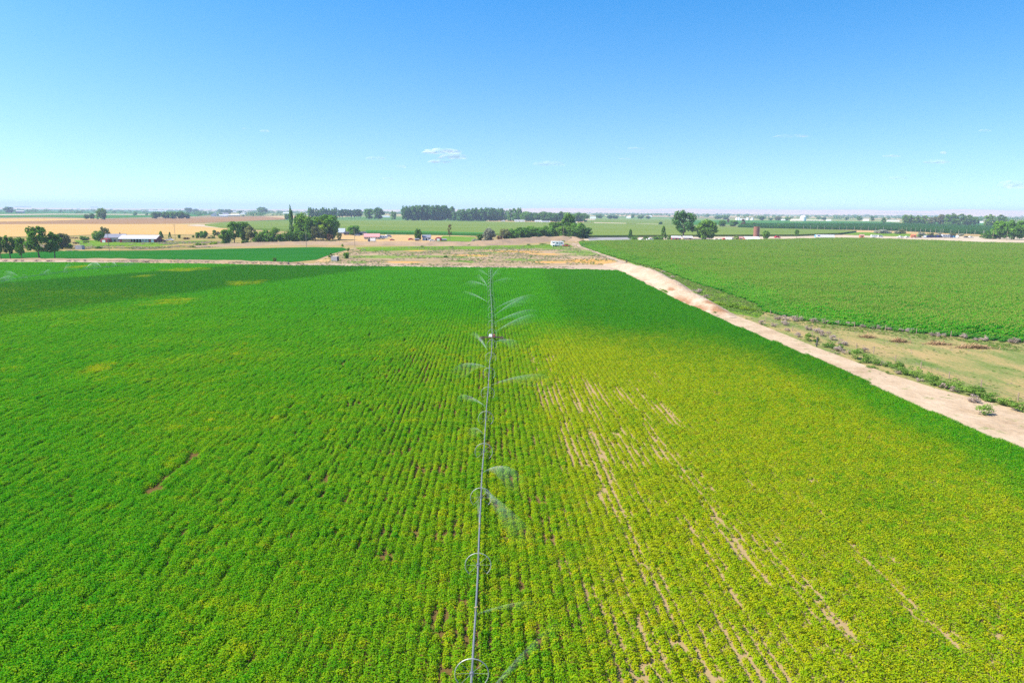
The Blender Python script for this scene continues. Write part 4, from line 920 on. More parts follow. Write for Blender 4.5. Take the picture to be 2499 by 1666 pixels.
for i, (x, y, w) in enumerate([(1555, 645, 22), (1580, 652, 22), (1618, 665, 20), (1640, 677, 24), (1665, 700, 20), (1596, 678, 10), (1745, 765, 16), (1716, 741, 14)]):
    T('weed_clump', 'weeds', 'weed', 'weed' if i in (0, 1, 5, 6, 7) else 'twig', x, y, y - 7, w, ['weedy clump on the far end of the sand bank', 'second weedy clump along the sand bank crest', 'dry clump near the middle of the sand bank crest', 'dry clump on the crest beside the corn', 'dry clump at the low end of the crest', 'single green tuft on the face of the sand bank', 'green tuft on the red earth under the reeds', 'tuft on the slumped red earth'][i], 'clumps on the sand bank', trunk=False, z0=1.3 if i < 5 else 0.6)
# ground cover tufts nobody could count
def tufts():
    protos = []
    for k, (m, n_) in enumerate([('weed', 60), ('twig', 60), ('olive', 50), ('weed', 40), ('twig', 40)]):
        rg = np.random.RandomState(60 + k); d = rg.normal(size=(n_, 3)); d[:, 2] = np.abs(d[:, 2]); d /= np.linalg.norm(d, axis=1, keepdims=True)
        v, f = quads(d * rg.uniform(.3, 1, (n_, 1)) * np.array([.5, .5, .45]), d + rg.normal(0, .4, (n_, 3)), rg.uniform(.18, .34, n_), .5, rg)
        protos.append(npmesh('tuft', v, f, LEAF[m], rnd=rg.rand(n_)))
    rg = np.random.RandomState(5); P, S, I = [], [], []
    def fill(poly, n, s0, s1, mix, z=0.05, thr=0.35, scale=9, seed=1, px=True):
        Q = [G(*p) for p in poly] if px else poly; xs = [p[0] for p in Q]; ys = [p[1] for p in Q]
        x = rg.uniform(min(xs), max(xs), n); y = rg.uniform(min(ys), max(ys), n); k = inside(Q, x, y) & (vnoise(x, y, scale, seed) * .7 + .3 * vnoise(x, y, scale * .3, seed + 1) > thr)
        for a, b in zip(x[k], y[k]): P.append((a, b, z)); S.append(rg.uniform(s0, s1)); I.append(mix[rg.randint(len(mix))])
    fill([(775, 640), (812, 621), (868, 607), (1300, 600), (1400, 596), (1478, 624), (1515, 640), (1480, 646), (1050, 649), (760, 648)], 9000, .5, 1.2, [0, 0, 1, 2, 3, 4], .05, .42, 14, 2)
    fill([(200, 642), (420, 636), (730, 643), (740, 646), (420, 642)], 1500, .5, 1.2, [1, 2, 4], .7, .35, 6, 4)
    fill([(720, 645), (1050, 649), (1400, 651), (1400, 655), (1050, 653), (720, 648)], 1100, .5, 1.0, [1, 2, 4], .05, .4, 5, 6)
    fill([(-50, 600), (420, 590), (590, 590), (590, 600), (420, 608), (150, 613)], 6000, .8, 2.2, [1, 2, 3, 4], .05, .5, 20, 8)
    pas = [rr_[3], G(1868, 765)] + cb + [(cb[-1][0] + 60, cb[-1][1] - 30), (rr_ext[-1][0] + 20, rr_ext[-1][1])] + rr_ext[:3:-1]
    fill(pas, 9000, .12, .5, [0, 0, 2, 3, 4], .02, .40, 6, 10, False)
    fill([(1868, 764), (2085, 799), (2236, 814), (2499, 842), (2499, 862), (2236, 826), (2000, 800), (1900, 785)], 5000, .25, .7, [0, 3, 2], .02, .3, 6, 12)
    fill([(1540, 640), (1610, 660), (1692, 690), (1780, 719), (1844, 742), (1868, 762), (1850, 774), (1780, 758), (1720, 732), (1670, 698), (1600, 664)], 5200, .35, 1.0, [0, 2, 3, 3], .08, .25, 8, 16)
    fill([(1610, 706), (1640, 704), (1700, 722), (1770, 742), (1846, 756), (1830, 766), (1760, 756), (1690, 738), (1640, 722)], 3600, .5, 1.1, [0, 3], .1, .05, 8, 18)
    strip = rr_ext[3:] + [(x + 3.2, y + 1.2) for x, y in rr_ext[:2:-1]]
    fill(strip, 2600, .3, .75, [0, 0, 3, 2, 4], .05, .30, 5, 20, False)
    wl = rr_ext[3:] + [(x - 3.0, y - 1.0) for x, y in rr_ext[:2:-1]]
    fill(wl, 1600, .10, .35, [0, 3, 4], .06, .62, 3, 14, False)
    n = len(P); rot = np.zeros((n, 3)); rot[:, 2] = rg.uniform(0, 6.28, n); s = np.array(S)
    print('tufts', n); scatter('weed_tufts', P, rot, np.stack([s * 1.5, s * 1.5, s * .55], 1), I, protos)
tufts()
# the hop yard: tall strings of leaves in rows behind the corn
def hop_yard():
    rg = np.random.RandomState(14); protos = []
    for k in range(4):
        n = 110; z = rg.uniform(.4, 5.4, n); a = rg.uniform(0, 6.28, n); r = .35 + .35 * rg.rand(n) + .25 * (z > 4.2); d = np.stack([np.cos(a), np.sin(a), rg.normal(0, .4, n)], 1)
        v, f = quads(d * r[:, None] * np.array([1, 1, 0]) + np.stack([0 * z, 0 * z, z], 1), d, rg.uniform(.4, .7, n), .8, rg); protos.append(npmesh('hop', v, f, LEAF['hop'], rnd=rg.rand(n)))
    HOP = [G(1800, 558), G(1960, 559.5), G(2100, 562.5), G(2200, 565), G(2300, 570), G(2400, 573.5), G(2620, 578), G(2700, 556), G(2400, 551.5), G(2240, 549.8), G(2050, 550.5), G(1820, 551)]
    ys = np.arange(500, 1700, 4.6); xs = np.arange(200, 900, 2.6); X, Y = np.meshgrid(xs, ys); X = X.ravel() + rg.normal(0, .2, X.size); Y = Y.ravel() + rg.normal(0, .25, X.size)
    k = inside(HOP, X, Y) & (vnoise(X, Y, 30, 15) > .06); X, Y = X[k], Y[k]; n = len(X); print('hops', n)
    rot = np.zeros((n, 3)); rot[:, 2] = rg.uniform(0, 6.28, n); s = rg.uniform(.9, 1.1, n)
    scatter('hop_rows', np.stack([X, Y, 0 * X], 1), rot, np.stack([s * 1.15, s * 1.15, s], 1), rg.randint(0, 4, n), protos)
    m = solid('grey_wood', (0.36, 0.33, 0.29), .9); mb = MB(); mb.tube([(0, 0, -.3), (0, .5, 6.3)], [.16, .12], 6); me = mb.mesh('hop_pole', m)
    F = HOP[1:7]; q = 0
    for i in range(len(F) - 1):
        (x0, y0), (x1, y1) = F[i], F[i + 1]
        for t in np.arange(0, 1, 11.0 / math.hypot(x1 - x0, y1 - y0)):
            o = link('hop_pole', me, None, (x0 + (x1 - x0) * t - .2, y0 + (y1 - y0) * t - 1.3, 0)); q += 1
            tag(o, 'grey leaning pole along the front of the hop rows', 'pole', 'hop yard poles')
hop_yard()

# ------------------------------------------------------------------ buildings
def paint(name, col, **k): return solid(name, col, k.pop('rough', .6), **k)
M_WHITE = paint('white_paint', (0.78, 0.77, 0.74), var=.05); M_ROOFW = paint('white_metal_roof', (0.62, 0.62, 0.62), rough=.45, var=.04)
M_RED = paint('barn_red', (0.36, 0.045, 0.05)); M_GREY = paint('grey_roof', (0.20, 0.20, 0.23)); M_CREAM = paint('cream_wall', (0.62, 0.52, 0.38)); M_PINK = paint('pink_roof', (0.50, 0.24, 0.22))
M_GLASS = solid('window_glass', (0.035, 0.045, 0.06), .15, spec=.6, var=.05); M_DARK = paint('dark_opening', (0.02, 0.02, 0.022)); M_TYRE = paint('tyre_rubber', (0.02, 0.02, 0.02), rough=.9)
M_WOOD = paint('weathered_wood', (0.28, 0.21, 0.15), rough=.9); M_STEEL = solid('galvanised_pipe', (0.17, 0.18, 0.18), .55, .3, var=.12, scale=2.0); M_CONC = paint('concrete', (0.40, 0.38, 0.38), rough=.95); M_BRICK = paint('red_brown_brick', (0.26, 0.12, 0.085), rough=.9, var=.2)
M_TANW = paint('tan_wall', (0.56, 0.36, 0.20)); M_REDV = paint('red_vehicle_paint', (0.55, 0.02, 0.04), rough=.35); M_BLUEV = paint('blue_vehicle_paint', (0.03, 0.09, 0.32), rough=.35); M_NAVY = paint('navy_vehicle_paint', (0.02, 0.03, 0.12), rough=.35); M_SILV = paint('silver_vehicle_paint', (0.42, 0.45, 0.50), rough=.35)
M_CYAN = paint('light_blue_paint', (0.08, 0.36, 0.65), rough=.4); M_ORNG = paint('rust_orange_paint', (0.48, 0.17, 0.08)); M_DGREY = paint('dark_grey_paint', (0.06, 0.06, 0.07))
def house(name, label, cat, x0, x1, base, wall_px, roof_px, depth, wallm, roofm, nwin=2, door=True, yaw=0.0, ov=.4, ridge='x', z0=0.0, group=None, chimney=False):
    """gabled building: wall, roof, windows, door; sized from the photograph"""
    xc = (x0 + x1) / 2; x, y = G(xc, base, z0); s = mpp(x, y, z0); w = (x1 - x0) * s - 2 * ov; h = wall_px * s; r = roof_px * s; dp = depth
    t = thing(name, label, cat, (x, y + dp / 2 * math.cos(yaw), z0), yaw - math.atan2(x, y) * .6, group); mb = MB()
    if ridge == 'x': mb.prismx([(-dp / 2, 0), (dp / 2, 0), (dp / 2, h), (0, h + r), (-dp / 2, h)], -w / 2, w / 2)
    else: mb.prism([(-w / 2, 0), (w / 2, 0), (w / 2, h), (0, h + r), (-w / 2, h)], -dp / 2, dp / 2)
    mb.build('wall', wallm, t); mb = MB(); th = .18
    if ridge == 'x':
        k = r / (dp / 2); e = dp / 2 + ov; mb.prismx([(-e, h - k * ov + .03), (0, h + r + .03), (e, h - k * ov + .03), (e, h - k * ov + th), (0, h + r + th), (-e, h - k * ov + th)], -w / 2 - ov, w / 2 + ov)
    else:
        k = r / (w / 2); e = w / 2 + ov; mb.prism([(-e, h - k * ov + .03), (0, h + r + .03), (e, h - k * ov + .03), (e, h - k * ov + th), (0, h + r + th), (-e, h - k * ov + th)], -dp / 2 - ov, dp / 2 + ov)
    rf = mb.build('roof', roofm, t)
    if chimney: MB().box((w * .2, 0, h + r + .5), (.6, .6, 1.4)).build('chimney', M_BRICK, rf)
    n = nwin + (1 if door else 0)
    for i in range(n):
        cx = -w / 2 + w * (i + .5) / n; mb = MB()
        if door and i == n // 2:
            mb.box((cx, -dp / 2 - .03, min(1.05, h * .42)), (min(1.1, w / n * .5), .10, min(2.1, h * .84))).build('door', M_DARK, t)
        else:
            ww = min(1.5, w / n * .5); wh = min(1.2, h * .4); mb.box((cx, -dp / 2 - .02, h * .58), (ww, .08, wh)); o = mb.build('window', M_GLASS, t)
            fb = MB(); zc = h * .58
            for dx, dz, sx, sz_ in ((0, wh / 2 + .05, ww + .2, .1), (0, -wh / 2 - .05, ww + .2, .1), (ww / 2 + .05, 0, .1, wh), (-ww / 2 - .05, 0, .1, wh)): fb.box((cx + dx, -dp / 2 - .03, zc + dz), (sx, .1, sz_))
            fb.build('frame', M_WHITE, o)
    return t
house('farmhouse', 'farmhouse with dark grey roof left of the white roofed barn', 'house', 252, 298, 591, 11, 8, 11, M_CREAM, M_GREY, 4, chimney=True)
# the long red barn with a white roof and an open bay
def long_barn():
    x, y = G(333, 592); s = mpp(x, y); w = 84 * s; h = 9.5 * s; d = 15; r = 2.3
    t = thing('long_barn', 'long red barn with white metal roof and open middle bay', 'barn', (x, y + d / 2, 0), .14)
    mb = MB(); mb.box((-w * .31, 0, h / 2), (w * .36, d - .6, h)); mb.box((w * .40, 0, h / 2), (w * .18, d - .6, h)); mb.box((w * .08, d / 2 - .5, h / 2), (w * .44, .3, h))
    for sx in (-1, 1): mb.prismx([(-d / 2 + .3, h), (d / 2 - .3, h), (0, h + r - .1)], sx * (w / 2 - .3) - .12, sx * (w / 2 - .3) + .12)
    mb.build('wall', M_RED, t)
    f = MB(); f.box((-w * .31, -d / 2 + .25, h * .45), (w * .24, .1, h * .8)).build('siding', M_TANW, t)
    MB().box((w * .20, -d / 2 + .28, h * .42), (w * .20, .12, h * .8)).build('siding', M_CONC, t)
    rb = MB(); e = d / 2 + .7; k = r / (d / 2); rb.prismx([(-e, h - k * .7 + .05), (0, h + r + .05), (e, h - k * .7 + .05), (e, h - k * .7 + .2), (0, h + r + .2), (-e, h - k * .7 + .2)], -w / 2 - .6, w / 2 + .6); rb.build('roof', M_ROOFW, t)
    for q in range(6): MB().box((-w * .13 + q * w * .08, -d / 2 + .3, h / 2), (.3, .3, h)).build('post', M_WHITE, t)
    MB().box((-w * .15, -d / 2 + .22, h * .42), (w * .05, .12, h * .8)).build('door', M_DARK, t)
    MB().box((w * .40, -d / 2 + .22, h * .42), (w * .08, .12, h * .76)).build('door', M_WHITE, t)
long_barn()
def shed_arch(name, label, px0, px1, base, hp, mat, d=6.0, cat='shed'):
    x, y = G((px0 + px1) / 2, base); s = mpp(x, y); w = (px1 - px0) * s; h = hp * s
    t = thing(name, label, cat, (x, y + d / 2, 0)); prof = [(-w / 2, 0), (w / 2, 0)] + [(w / 2 * math.cos(a), h * .45 + h * .55 * math.sin(a)) for a in np.linspace(0, math.pi, 9)]
    MB().prism(prof, -d / 2, d / 2).build('shell', mat, t); MB().box((0, -d / 2 - .03, h * .35), (w * .45, .1, h * .6)).build('door', M_WHITE, t); return t
shed_arch('barrel_shed', 'small red round topped shed in front of the farmhouse', 245, 262, 592, 10, M_RED)
shed_arch('barrel_shed', 'small dark red round topped shed right of the grey roofed house', 1062, 1077, 588, 9, M_RED)
house('low_shed', 'low dark brown lean shed beside the round topped red shed', 'shed', 1076, 1090, 588, 3, 1.5, 5, M_BRICK, M_GREY, 0, False)
house('long_house', 'long low building with pink roof and a row of small windows', 'house', 886, 925, 584, 6, 7, 10, M_CREAM, M_PINK, 6, True)
house('small_house', 'small pale house with grey roof beside the round yard tree', 'house', 1029, 1051, 587, 8, 5, 8, M_WHITE, M_GREY, 2)
house('dark_shed', 'small dark brown shed under the round yard tree', 'shed', 1011, 1023, 588, 4, 1.5, 4, M_WOOD, M_GREY, 0)
house('steep_roof_house', 'pale steep roofed house half hidden by the grove trees', 'house', 823, 840, 571, 4, 9, 10, M_CREAM, paint('pale_blue_roof', (0.34, 0.38, 0.43)), 2)
house('dark_garage', 'long dark low garage under the flat spreading tree', 'garage', 838, 882, 573.5, 5, 2, 8, M_DGREY, M_DGREY, 2)
house('farm_shop', 'low white shed with red front under the biggest tree', 'shed', 1640, 1664, 587, 7, 3, 8, M_RED, M_ROOFW, 2)
house('farm_shop', 'low white roofed shed behind the trunk of the biggest tree', 'shed', 1668, 1692, 585, 5, 3, 8, M_WOOD, M_ROOFW, 1)
house('low_barn', 'low white sheet roof at the foot of the brick silo', 'shed', 1823, 1858, 589, 4, 6, 18, M_BRICK, M_ROOFW, 1, True, .12)
house('low_barn', 'low rusty roofed shed left of the white sheet roof', 'shed', 1806, 1828, 587, 6, 3, 8, M_BRICK, paint('rusty_roof', (0.38, 0.20, 0.16)), 1)
house('white_house', 'white house with pale roof at the far white farm', 'house', 514, 532, 528, 4, 5, 16, M_WHITE, M_ROOFW, 2, ridge='y')
house('long_house', 'long dark blue roofed house at the far white farm', 'house', 529, 555, 527, 3.5, 4, 16, M_WHITE, M_GREY, 4)
house('white_shed', 'bright white low shed in front of the far white farm', 'shed', 535, 554, 529, 3, 1.6, 10, M_WHITE, M_ROOFW, 1)
house('white_shed', 'long pale low shed right of the far white farm', 'shed', 556, 583, 528, 3, 1.6, 12, M_CREAM, M_ROOFW, 2)
shed_arch('round_roof_barn', 'white round topped barn right of the far white farm', 586, 598, 524, 5, M_WHITE, 20, 'barn')
house('white_shed', 'faint pale shed left of the far white farm', 'shed', 490, 508, 522, 3, 1, 16, M_CREAM, M_ROOFW, 1)
house('grey_shed', 'pale grey shed right of the far left tree clump', 'shed', 38, 55, 520, 4, 2, 18, M_CONC, M_CONC, 1)
house('greenhouse', 'long white building behind the corn, left one of the pair', 'shed', 1255, 1281, 541.5, 3.2, 1, 20, M_WHITE, M_ROOFW, 2)
house('greenhouse', 'long white building behind the corn, taller part of the right pair', 'shed', 1305, 1322, 542.5, 3.4, 1.2, 20, M_WHITE, M_ROOFW, 2)
house('greenhouse', 'long white lower building at the end of the right pair', 'shed', 1322, 1343, 543, 2.2, .9, 20, M_WHITE, M_ROOFW, 2)
house('greenhouse', 'small low grey white building at the right end of the tree belt', 'shed', 1397, 1409, 545, 1.6, .7, 15, M_WHITE, M_ROOFW, 1)
house('white_gable', 'tiny white gabled hut before the ragged poplar row', 'hut', 1223, 1233, 541, 1.4, 2.2, 14, M_WHITE, M_ROOFW, 0, ridge='y')
for i, (a, b, y, h, l) in enumerate([(20, 36, 504.5, 3, 'long white roof on the left horizon, first from the left'), (40, 74, 506, 2.6, 'long white roof on the left horizon, second from the left'), (168, 184, 506, 3, 'small white roof on the horizon behind the left trees'), (222, 238, 507, 2.4, 'white roof on the horizon above the tall green tree'), (348, 402, 517, 2.4, 'very long white roof behind the round tree clump'),
                                     (560, 600, 518, 1.4, 'thin white roof line behind the far white farm'), (690, 706, 522.5, 4, 'white shed far behind the poplar spire'), (925, 950, 530.5, 3, 'white roof between the round tree pair and square grove'), (1441, 1455, 534, 4, 'white shed right of the long tree belt'), (1530, 1540, 533, 4, 'white house left of the pointed hazy tree'), (1585, 1592, 530, 3, 'tiny white house far left of the biggest tree'),
                                     (1795, 1802, 537, 5, 'leftmost of the white tanks'), (1806, 1820, 537.5, 3, 'low white tank building in the row of tanks'), (1821, 1828, 537, 5, 'squat white tank in the middle of the row'), (1832, 1839, 537.5, 5, 'rightmost squat white tank of the row'), (1910, 1918, 538.5, 3, 'little white shed left of the cream shed'), (2020, 2030, 540, 4, 'small white house right of the cream shed'), (2110, 2122, 539.5, 4, 'white farm house behind the right half of the hop yard'), (2170, 2196, 541, 3, 'pale long roof left of the tall tree belt'), (2395, 2402, 544.5, 4, 'pale shed between the two tall tree belts')]):
    if 'tank' in l and 'building' not in l:
        x, y_ = G((a + b) / 2, y); s = mpp(x, y_); R = (b - a) / 2 * s; mb = MB(); t = thing('storage_tank', l, 'tank', (x, y_, 0), 0, 'white storage tanks'); mb.tube([(0, 0, -.2), (0, 0, h * s * .8)], R, 16).build('shell', M_WHITE, t); MB().dome((0, 0, h * s * .8), R, h * s * .3).build('roof', M_ROOFW, t)
    else: house('far_shed', l, 'shed', a, b, y, h * .62, h * .45, 18, M_WHITE, M_ROOFW, 0, False, ov=.2)
# tall white silo among the tanks, domed bin and its cream shed
x, y = G(1803.5, 537.5); s = mpp(x, y); t = thing('storage_tank', 'tall slim white silo among the white tanks', 'tank', (x, y, 0), 0, 'white storage tanks'); MB().tube([(0, 0, -.2), (0, 0, 6.5 * s)], 1.6 * s, 14).build('shell', M_WHITE, t); MB().dome((0, 0, 6.5 * s), 1.6 * s, 1.2 * s).build('roof', M_ROOFW, t)
x, y = G(1963, 539.5); s = mpp(x, y); t = thing('grain_bin', 'large round white bin with domed roof in the right distance', 'grain bin', (x, y + 12, 0)); MB().tube([(0, 0, -.2), (0, 0, 8 * s)], 7.4 * s, 24).build('shell', M_WHITE, t); rf = MB().dome((0, 0, 8 * s), 7.6 * s, 5.2 * s, 24).build('roof', M_ROOFW, t); MB().tube([(0, 0, 13 * s), (0, 0, 14.3 * s)], .8 * s, 8).build('vent', M_CONC, rf)
house('cream_shed', 'long cream shed leaning against the white domed bin', 'shed', 1933, 1960, 540.5, 3, 2.2, 18, paint('pale_cream', (0.72, 0.62, 0.42)), paint('pale_cream_roof', (0.75, 0.66, 0.46)), 2)
house('cream_shed', 'thin cream roof line right of the white domed bin', 'shed', 1972, 2010, 539.5, 1.5, .9, 18, M_CREAM, paint('pale_cream_roof', (0.75, 0.66, 0.46)), 0, False)
# brick silo
def silo():
    x, y = G(1846.5, 585); s = mpp(x, y); R = 6.6 * s; H = 31 * s; t = thing('brick_silo', 'round red brown brick silo standing behind the corn', 'silo', (x, y + R, 0))
    mb = MB(); mb.tube([(0, 0, -.3), (0, 0, H)], R, 28, cap=False); mb.tube([(0, 0, 0), (0, 0, H - .5)], R * .92, 28); mb.build('wall', M_BRICK, t)
    for k in range(7): MB().ring((0, 0, H * (.1 + .14 * k)), R + .03, .06, 'z' if False else 'y', 28, 4) if False else None
    hb = MB()
    for k in range(9):
        z = H * (.07 + .105 * k); hb.tube([((R + .03) * math.cos(a), (R + .03) * math.sin(a), z) for a in np.linspace(0, 2 * math.pi, 29)], .05, 4, False)
    hb.build('hoop', M_DGREY, t)
    for k in range(5): MB().box((R * .80, -R * .62, H * (.15 + .19 * k)), (.9, .5, 1.0), -.66).build('hatch', M_DARK, t)
    MB().box((R * .93, -R * .72, H * .5), (.5, .5, H * .98), -.66).build('chute', M_WOOD, t)
silo()

# ------------------------------------------------------------------ vehicles
def wheels(t, pts, r, wd=.25, rim=True):
    for x, y in pts:
        mb = MB(); mb.tube([(x, y - wd / 2, r), (x, y + wd / 2, r)], r, 14); o = mb.build('wheel', M_TYRE, t)
        if rim: MB().tube([(x, y - wd / 2 - .02, r), (x, y + wd / 2 + .02, r)], r * .55, 10).build('rim', M_SILV, o)
def vehicle(kind, label, cat, px, base, mat, yaw=0.0, k=1.0, group=None, z0=0.0):
    x, y = G(px, base, z0); t = thing({'car': 'parked_car', 'pickup': 'pickup_truck', 'van': 'parked_van', 'rv': 'camper_trailer', 'truck': 'box_truck'}[kind], label, cat, (x, y, z0), yaw, group); t.scale = (k, k, k)
    if kind == 'car':
        MB().prism([(-2.2, .35), (2.2, .35), (2.25, .7), (1.3, .92), (-1.9, .95), (-2.25, .8)], -.88, .88).build('body', mat, t)
        MB().prism([(-1.7, .93), (1.25, .91), (.55, 1.42), (-1.1, 1.45)], -.76, .76).build('cabin', mat, t)
        for sy in (-1, 1): MB().prism([(-1.35, .98), (.95, .97), (.48, 1.36), (-1.0, 1.38)], sy * .775 - .01, sy * .775 + .01).build('window', M_GLASS, t)
        wheels(t, [(-1.4, -.8), (1.4, -.8), (-1.4, .8), (1.4, .8)], .34)
    elif kind == 'pickup':
        MB().prism([(-2.7, .5), (2.7, .5), (2.75, .95), (1.4, 1.12), (-2.7, 1.12)], -.95, .95).build('body', mat, t)
        MB().prism([(-.9, 1.10), (1.4, 1.10), (.75, 1.75), (-.8, 1.78)], -.85, .85).build('cabin', mat, t)
        for sy in (-1, 1): MB().prism([(-.7, 1.16), (1.15, 1.15), (.66, 1.66), (-.66, 1.68)], sy * .865 - .01, sy * .865 + .01).build('window', M_GLASS, t)
        MB().box((-1.8, 0, 1.13), (1.6, 1.6, .06)).build('load_bed', M_DARK, t); wheels(t, [(-1.7, -.85), (1.75, -.85), (-1.7, .85), (1.75, .85)], .42)
    elif kind == 'van':
        MB().prism([(-2.7, .4), (2.6, .4), (2.65, .95), (1.9, 1.2), (1.3, 2.2), (-2.6, 2.3)], -.98, .98).build('body', mat, t)
        for sy in (-1, 1): MB().prism([(-2.2, 1.35), (1.55, 1.3), (1.2, 2.0), (-2.2, 2.05)], sy * .99 - .01, sy * .99 + .01).build('window', M_GLASS, t)
        wheels(t, [(-1.7, -.88), (1.7, -.88), (-1.7, .88), (1.7, .88)], .38)
    elif kind == 'rv':
        MB().prism([(-3.6, .6), (3.3, .6), (3.7, 1.2), (3.4, 2.9), (-3.5, 3.0), (-3.7, 1.0)], -1.2, 1.2).build('body', mat, t)
        for cx in (-2.2, -.2, 2.3): MB().box((cx, -1.21, 2.0), (1.1, .05, .6)).build('window', M_GLASS, t)
        MB().box((1.1, -1.21, 1.7), (.7, .05, 1.9)).build('door', M_SILV, t); wheels(t, [(-.5, -1.1), (.6, -1.1), (-.5, 1.1), (.6, 1.1)], .4); MB().tube([(3.5, 0, .65), (4.8, 0, .6)], .06, 6).build('tow_bar', M_DGREY, t)
    elif kind == 'truck':
        MB().box((-.9, 0, 2.0), (4.6, 2.3, 2.5)).build('cargo_box', M_WHITE, t); MB().prism([(1.5, .5), (3.6, .5), (3.6, 1.5), (3.1, 2.4), (1.5, 2.5)], -1.05, 1.05).build('cab', mat, t)
        for sy in (-1, 1): MB().prism([(2.0, 1.5), (3.3, 1.5), (2.95, 2.2), (2.0, 2.25)], sy * 1.06 - .01, sy * 1.06 + .01).build('window', M_GLASS, t)
        MB().box((.2, 0, .55), (6.6, .9, .25)).build('chassis', M_DGREY, t); wheels(t, [(-2.2, -1), (2.6, -1), (-2.2, 1), (2.6, 1)], .5)
    return t
vehicle('pickup', 'white pickup parked right of the white roofed barn', 'pickup', 415, 588, M_WHITE, .1, 1.15)
vehicle('pickup', 'red pickup parked between the barn and white pickup', 'pickup', 396, 590, M_REDV, .2, 1.1)
def semi():
    x, y = G(2012, 582); s = mpp(x, y); L = 45 * s; t = thing('semi_trailer', 'long white semi trailer with light blue front behind the corn', 'trailer', (x, y, 0), -.06)
    MB().box((0, 0, 2.55), (L, 2.6, 2.8)).build('box', M_WHITE, t); MB().box((-L / 2 - .05, 0, 2.55), (.12, 2.5, 2.7)).build('front_panel', M_CYAN, t); MB().box((-L * .33, -1.32, 2.9), (2.6, .05, .9)).build('emblem', M_BLUEV, t)
    MB().box((0, 0, 1.0), (L * .95, 1.2, .25)).build('chassis', M_DGREY, t); wheels(t, [(L * .36, -1.1), (L * .43, -1.1), (L * .36, 1.1), (L * .43, 1.1)], .5)
    for sy in (-.8, .8): MB().box((-L * .3, sy, .5), (.15, .15, 1.0)).build('landing_leg', M_DGREY, t)
semi()
vehicle('rv', 'white camper trailer beside a dark red car on the fallow field', 'camper', 1360, 601.5, M_WHITE, .05, 1.35)
vehicle('pickup', 'dark red pickup right of the white camper on the fallow field', 'pickup', 1382, 602, M_REDV, .0, 1.1)
house('white_tent', 'small white canvas hut left of the white camper', 'hut', 1347, 1355, 602, 5, 1.5, 3, M_WHITE, M_ROOFW, 0, True)
vehicle('rv', 'white camper parked right of the pink roofed building', 'camper', 936, 583, M_WHITE, .15, 1.05)
vehicle('van', 'white van parked right of the first white camper', 'van', 949, 579, M_WHITE, .5, 1.1)
vehicle('truck', 'small white box trailer truck with dark side by the pink roofed building', 'truck', 908, 590, M_DGREY, 3.1, 0.95)
vehicle('car', 'white car by the little red round topped shed', 'car', 1055, 589, M_WHITE, .2, 1.2)
vehicle('car', 'dark red car left of the small dark shed under the yard tree', 'car', 1003, 586, M_REDV, .3, 1.2)
vehicle('car', 'red car in the yard right of the white campers', 'car', 957, 587, M_REDV, .4, 1.0)
vehicle('car', 'silver blue car parked right of the dark garage', 'car', 872, 576, M_SILV, .2, 1.35)
vehicle('van', 'blue grey van parked at the end of the tan yard', 'van', 890, 572, M_SILV, .3, 1.25)
vehicle('truck', 'red box truck with white box left of the light green bush', 'truck', 1774, 589, M_REDV, 3.05, 1.2)
vehicle('van', 'white van right of the red box truck', 'van', 1785, 587, M_WHITE, 1.0, 1.25)
vehicle('pickup', 'grey pickup left of the red box truck', 'pickup', 1757, 589, M_SILV, .3, 1.3)
vehicle('car', 'beige car right of the broad round tree', 'car', 1748, 587, M_CREAM, .2, 1.3)
vehicle('car', 'dark red car on the pale yard right of the silo tree', 'car', 1897, 581, M_REDV, .1, 1.5)
vehicle('car', 'white car on the paved road near the small pointed tree', 'car', 1566, 588, M_WHITE, .6, 1.5)
vehicle('car', 'white car far left on the paved road', 'car', 1475, 579, M_WHITE, .1, 1.5)
vehicle('pickup', 'white pickup in the bushes right of the paved road', 'pickup', 1586, 587, M_WHITE, .2, 1.3)
house('orange_shed', 'small rusty orange shed right of the white semi trailer', 'shed', 2100, 2111, 580, 5, 2.2, 6, M_ORNG, paint('rusty_roof', (0.38, 0.20, 0.16)), 0, True)
vehicle('rv', 'white and grey camper right of the rusty orange shed', 'camper', 2133, 580, M_WHITE, .05, 1.0)
vehicle('van', 'white van behind the white and grey camper', 'van', 2148, 579.5, M_WHITE, .1, 1.15)
GVH = 'vehicles parked in the line behind the corn'
for i, (px, kd, m, l) in enumerate([(2197, 'pickup', M_WHITE, 'white pickup at the left end of the parked line'), (2213, 'car', M_WHITE, 'white car second in the parked line'), (2230, 'pickup', M_ORNG, 'orange pickup in the left part of the parked line'), (2244, 'car', M_DGREY, 'dark grey car in the left part of the parked line'), (2256, 'van', M_SILV, 'pale blue van in the parked line'),
                                    (2268, 'van', M_NAVY, 'first navy van in the middle of the parked line'), (2280, 'van', M_NAVY, 'second navy van in the middle of the parked line'), (2293, 'van', M_NAVY, 'dark van left of the long white vehicle'), (2307, 'rv', M_SILV, 'long pale camper in the right part of the parked line'), (2320, 'van', M_BLUEV, 'blue van left of the bright blue truck'), (2327, 'pickup', M_CYAN, 'bright light blue pickup in the parked line'), (2336, 'van', M_WHITE, 'white van at the right of the bright blue pickup'), (2358, 'car', M_DGREY, 'dark car right end of the parked line'), (2369, 'car', M_WHITE, 'white car alone right of the parked line')]):
    vehicle(kd, l, {'pickup': 'pickup', 'car': 'car', 'van': 'van', 'rv': 'camper'}[kd], px, 580.5, m, [.1, .3, 0, .2, 1.2, .2, .1, .3, .05, .4, .1, .9, .2, .1][i], 1.25, GVH)
house('orange_shed', 'low orange hut behind the left part of the parked line', 'hut', 2226, 2238, 578, 4, 2, 6, M_ORNG, M_ORNG, 0)

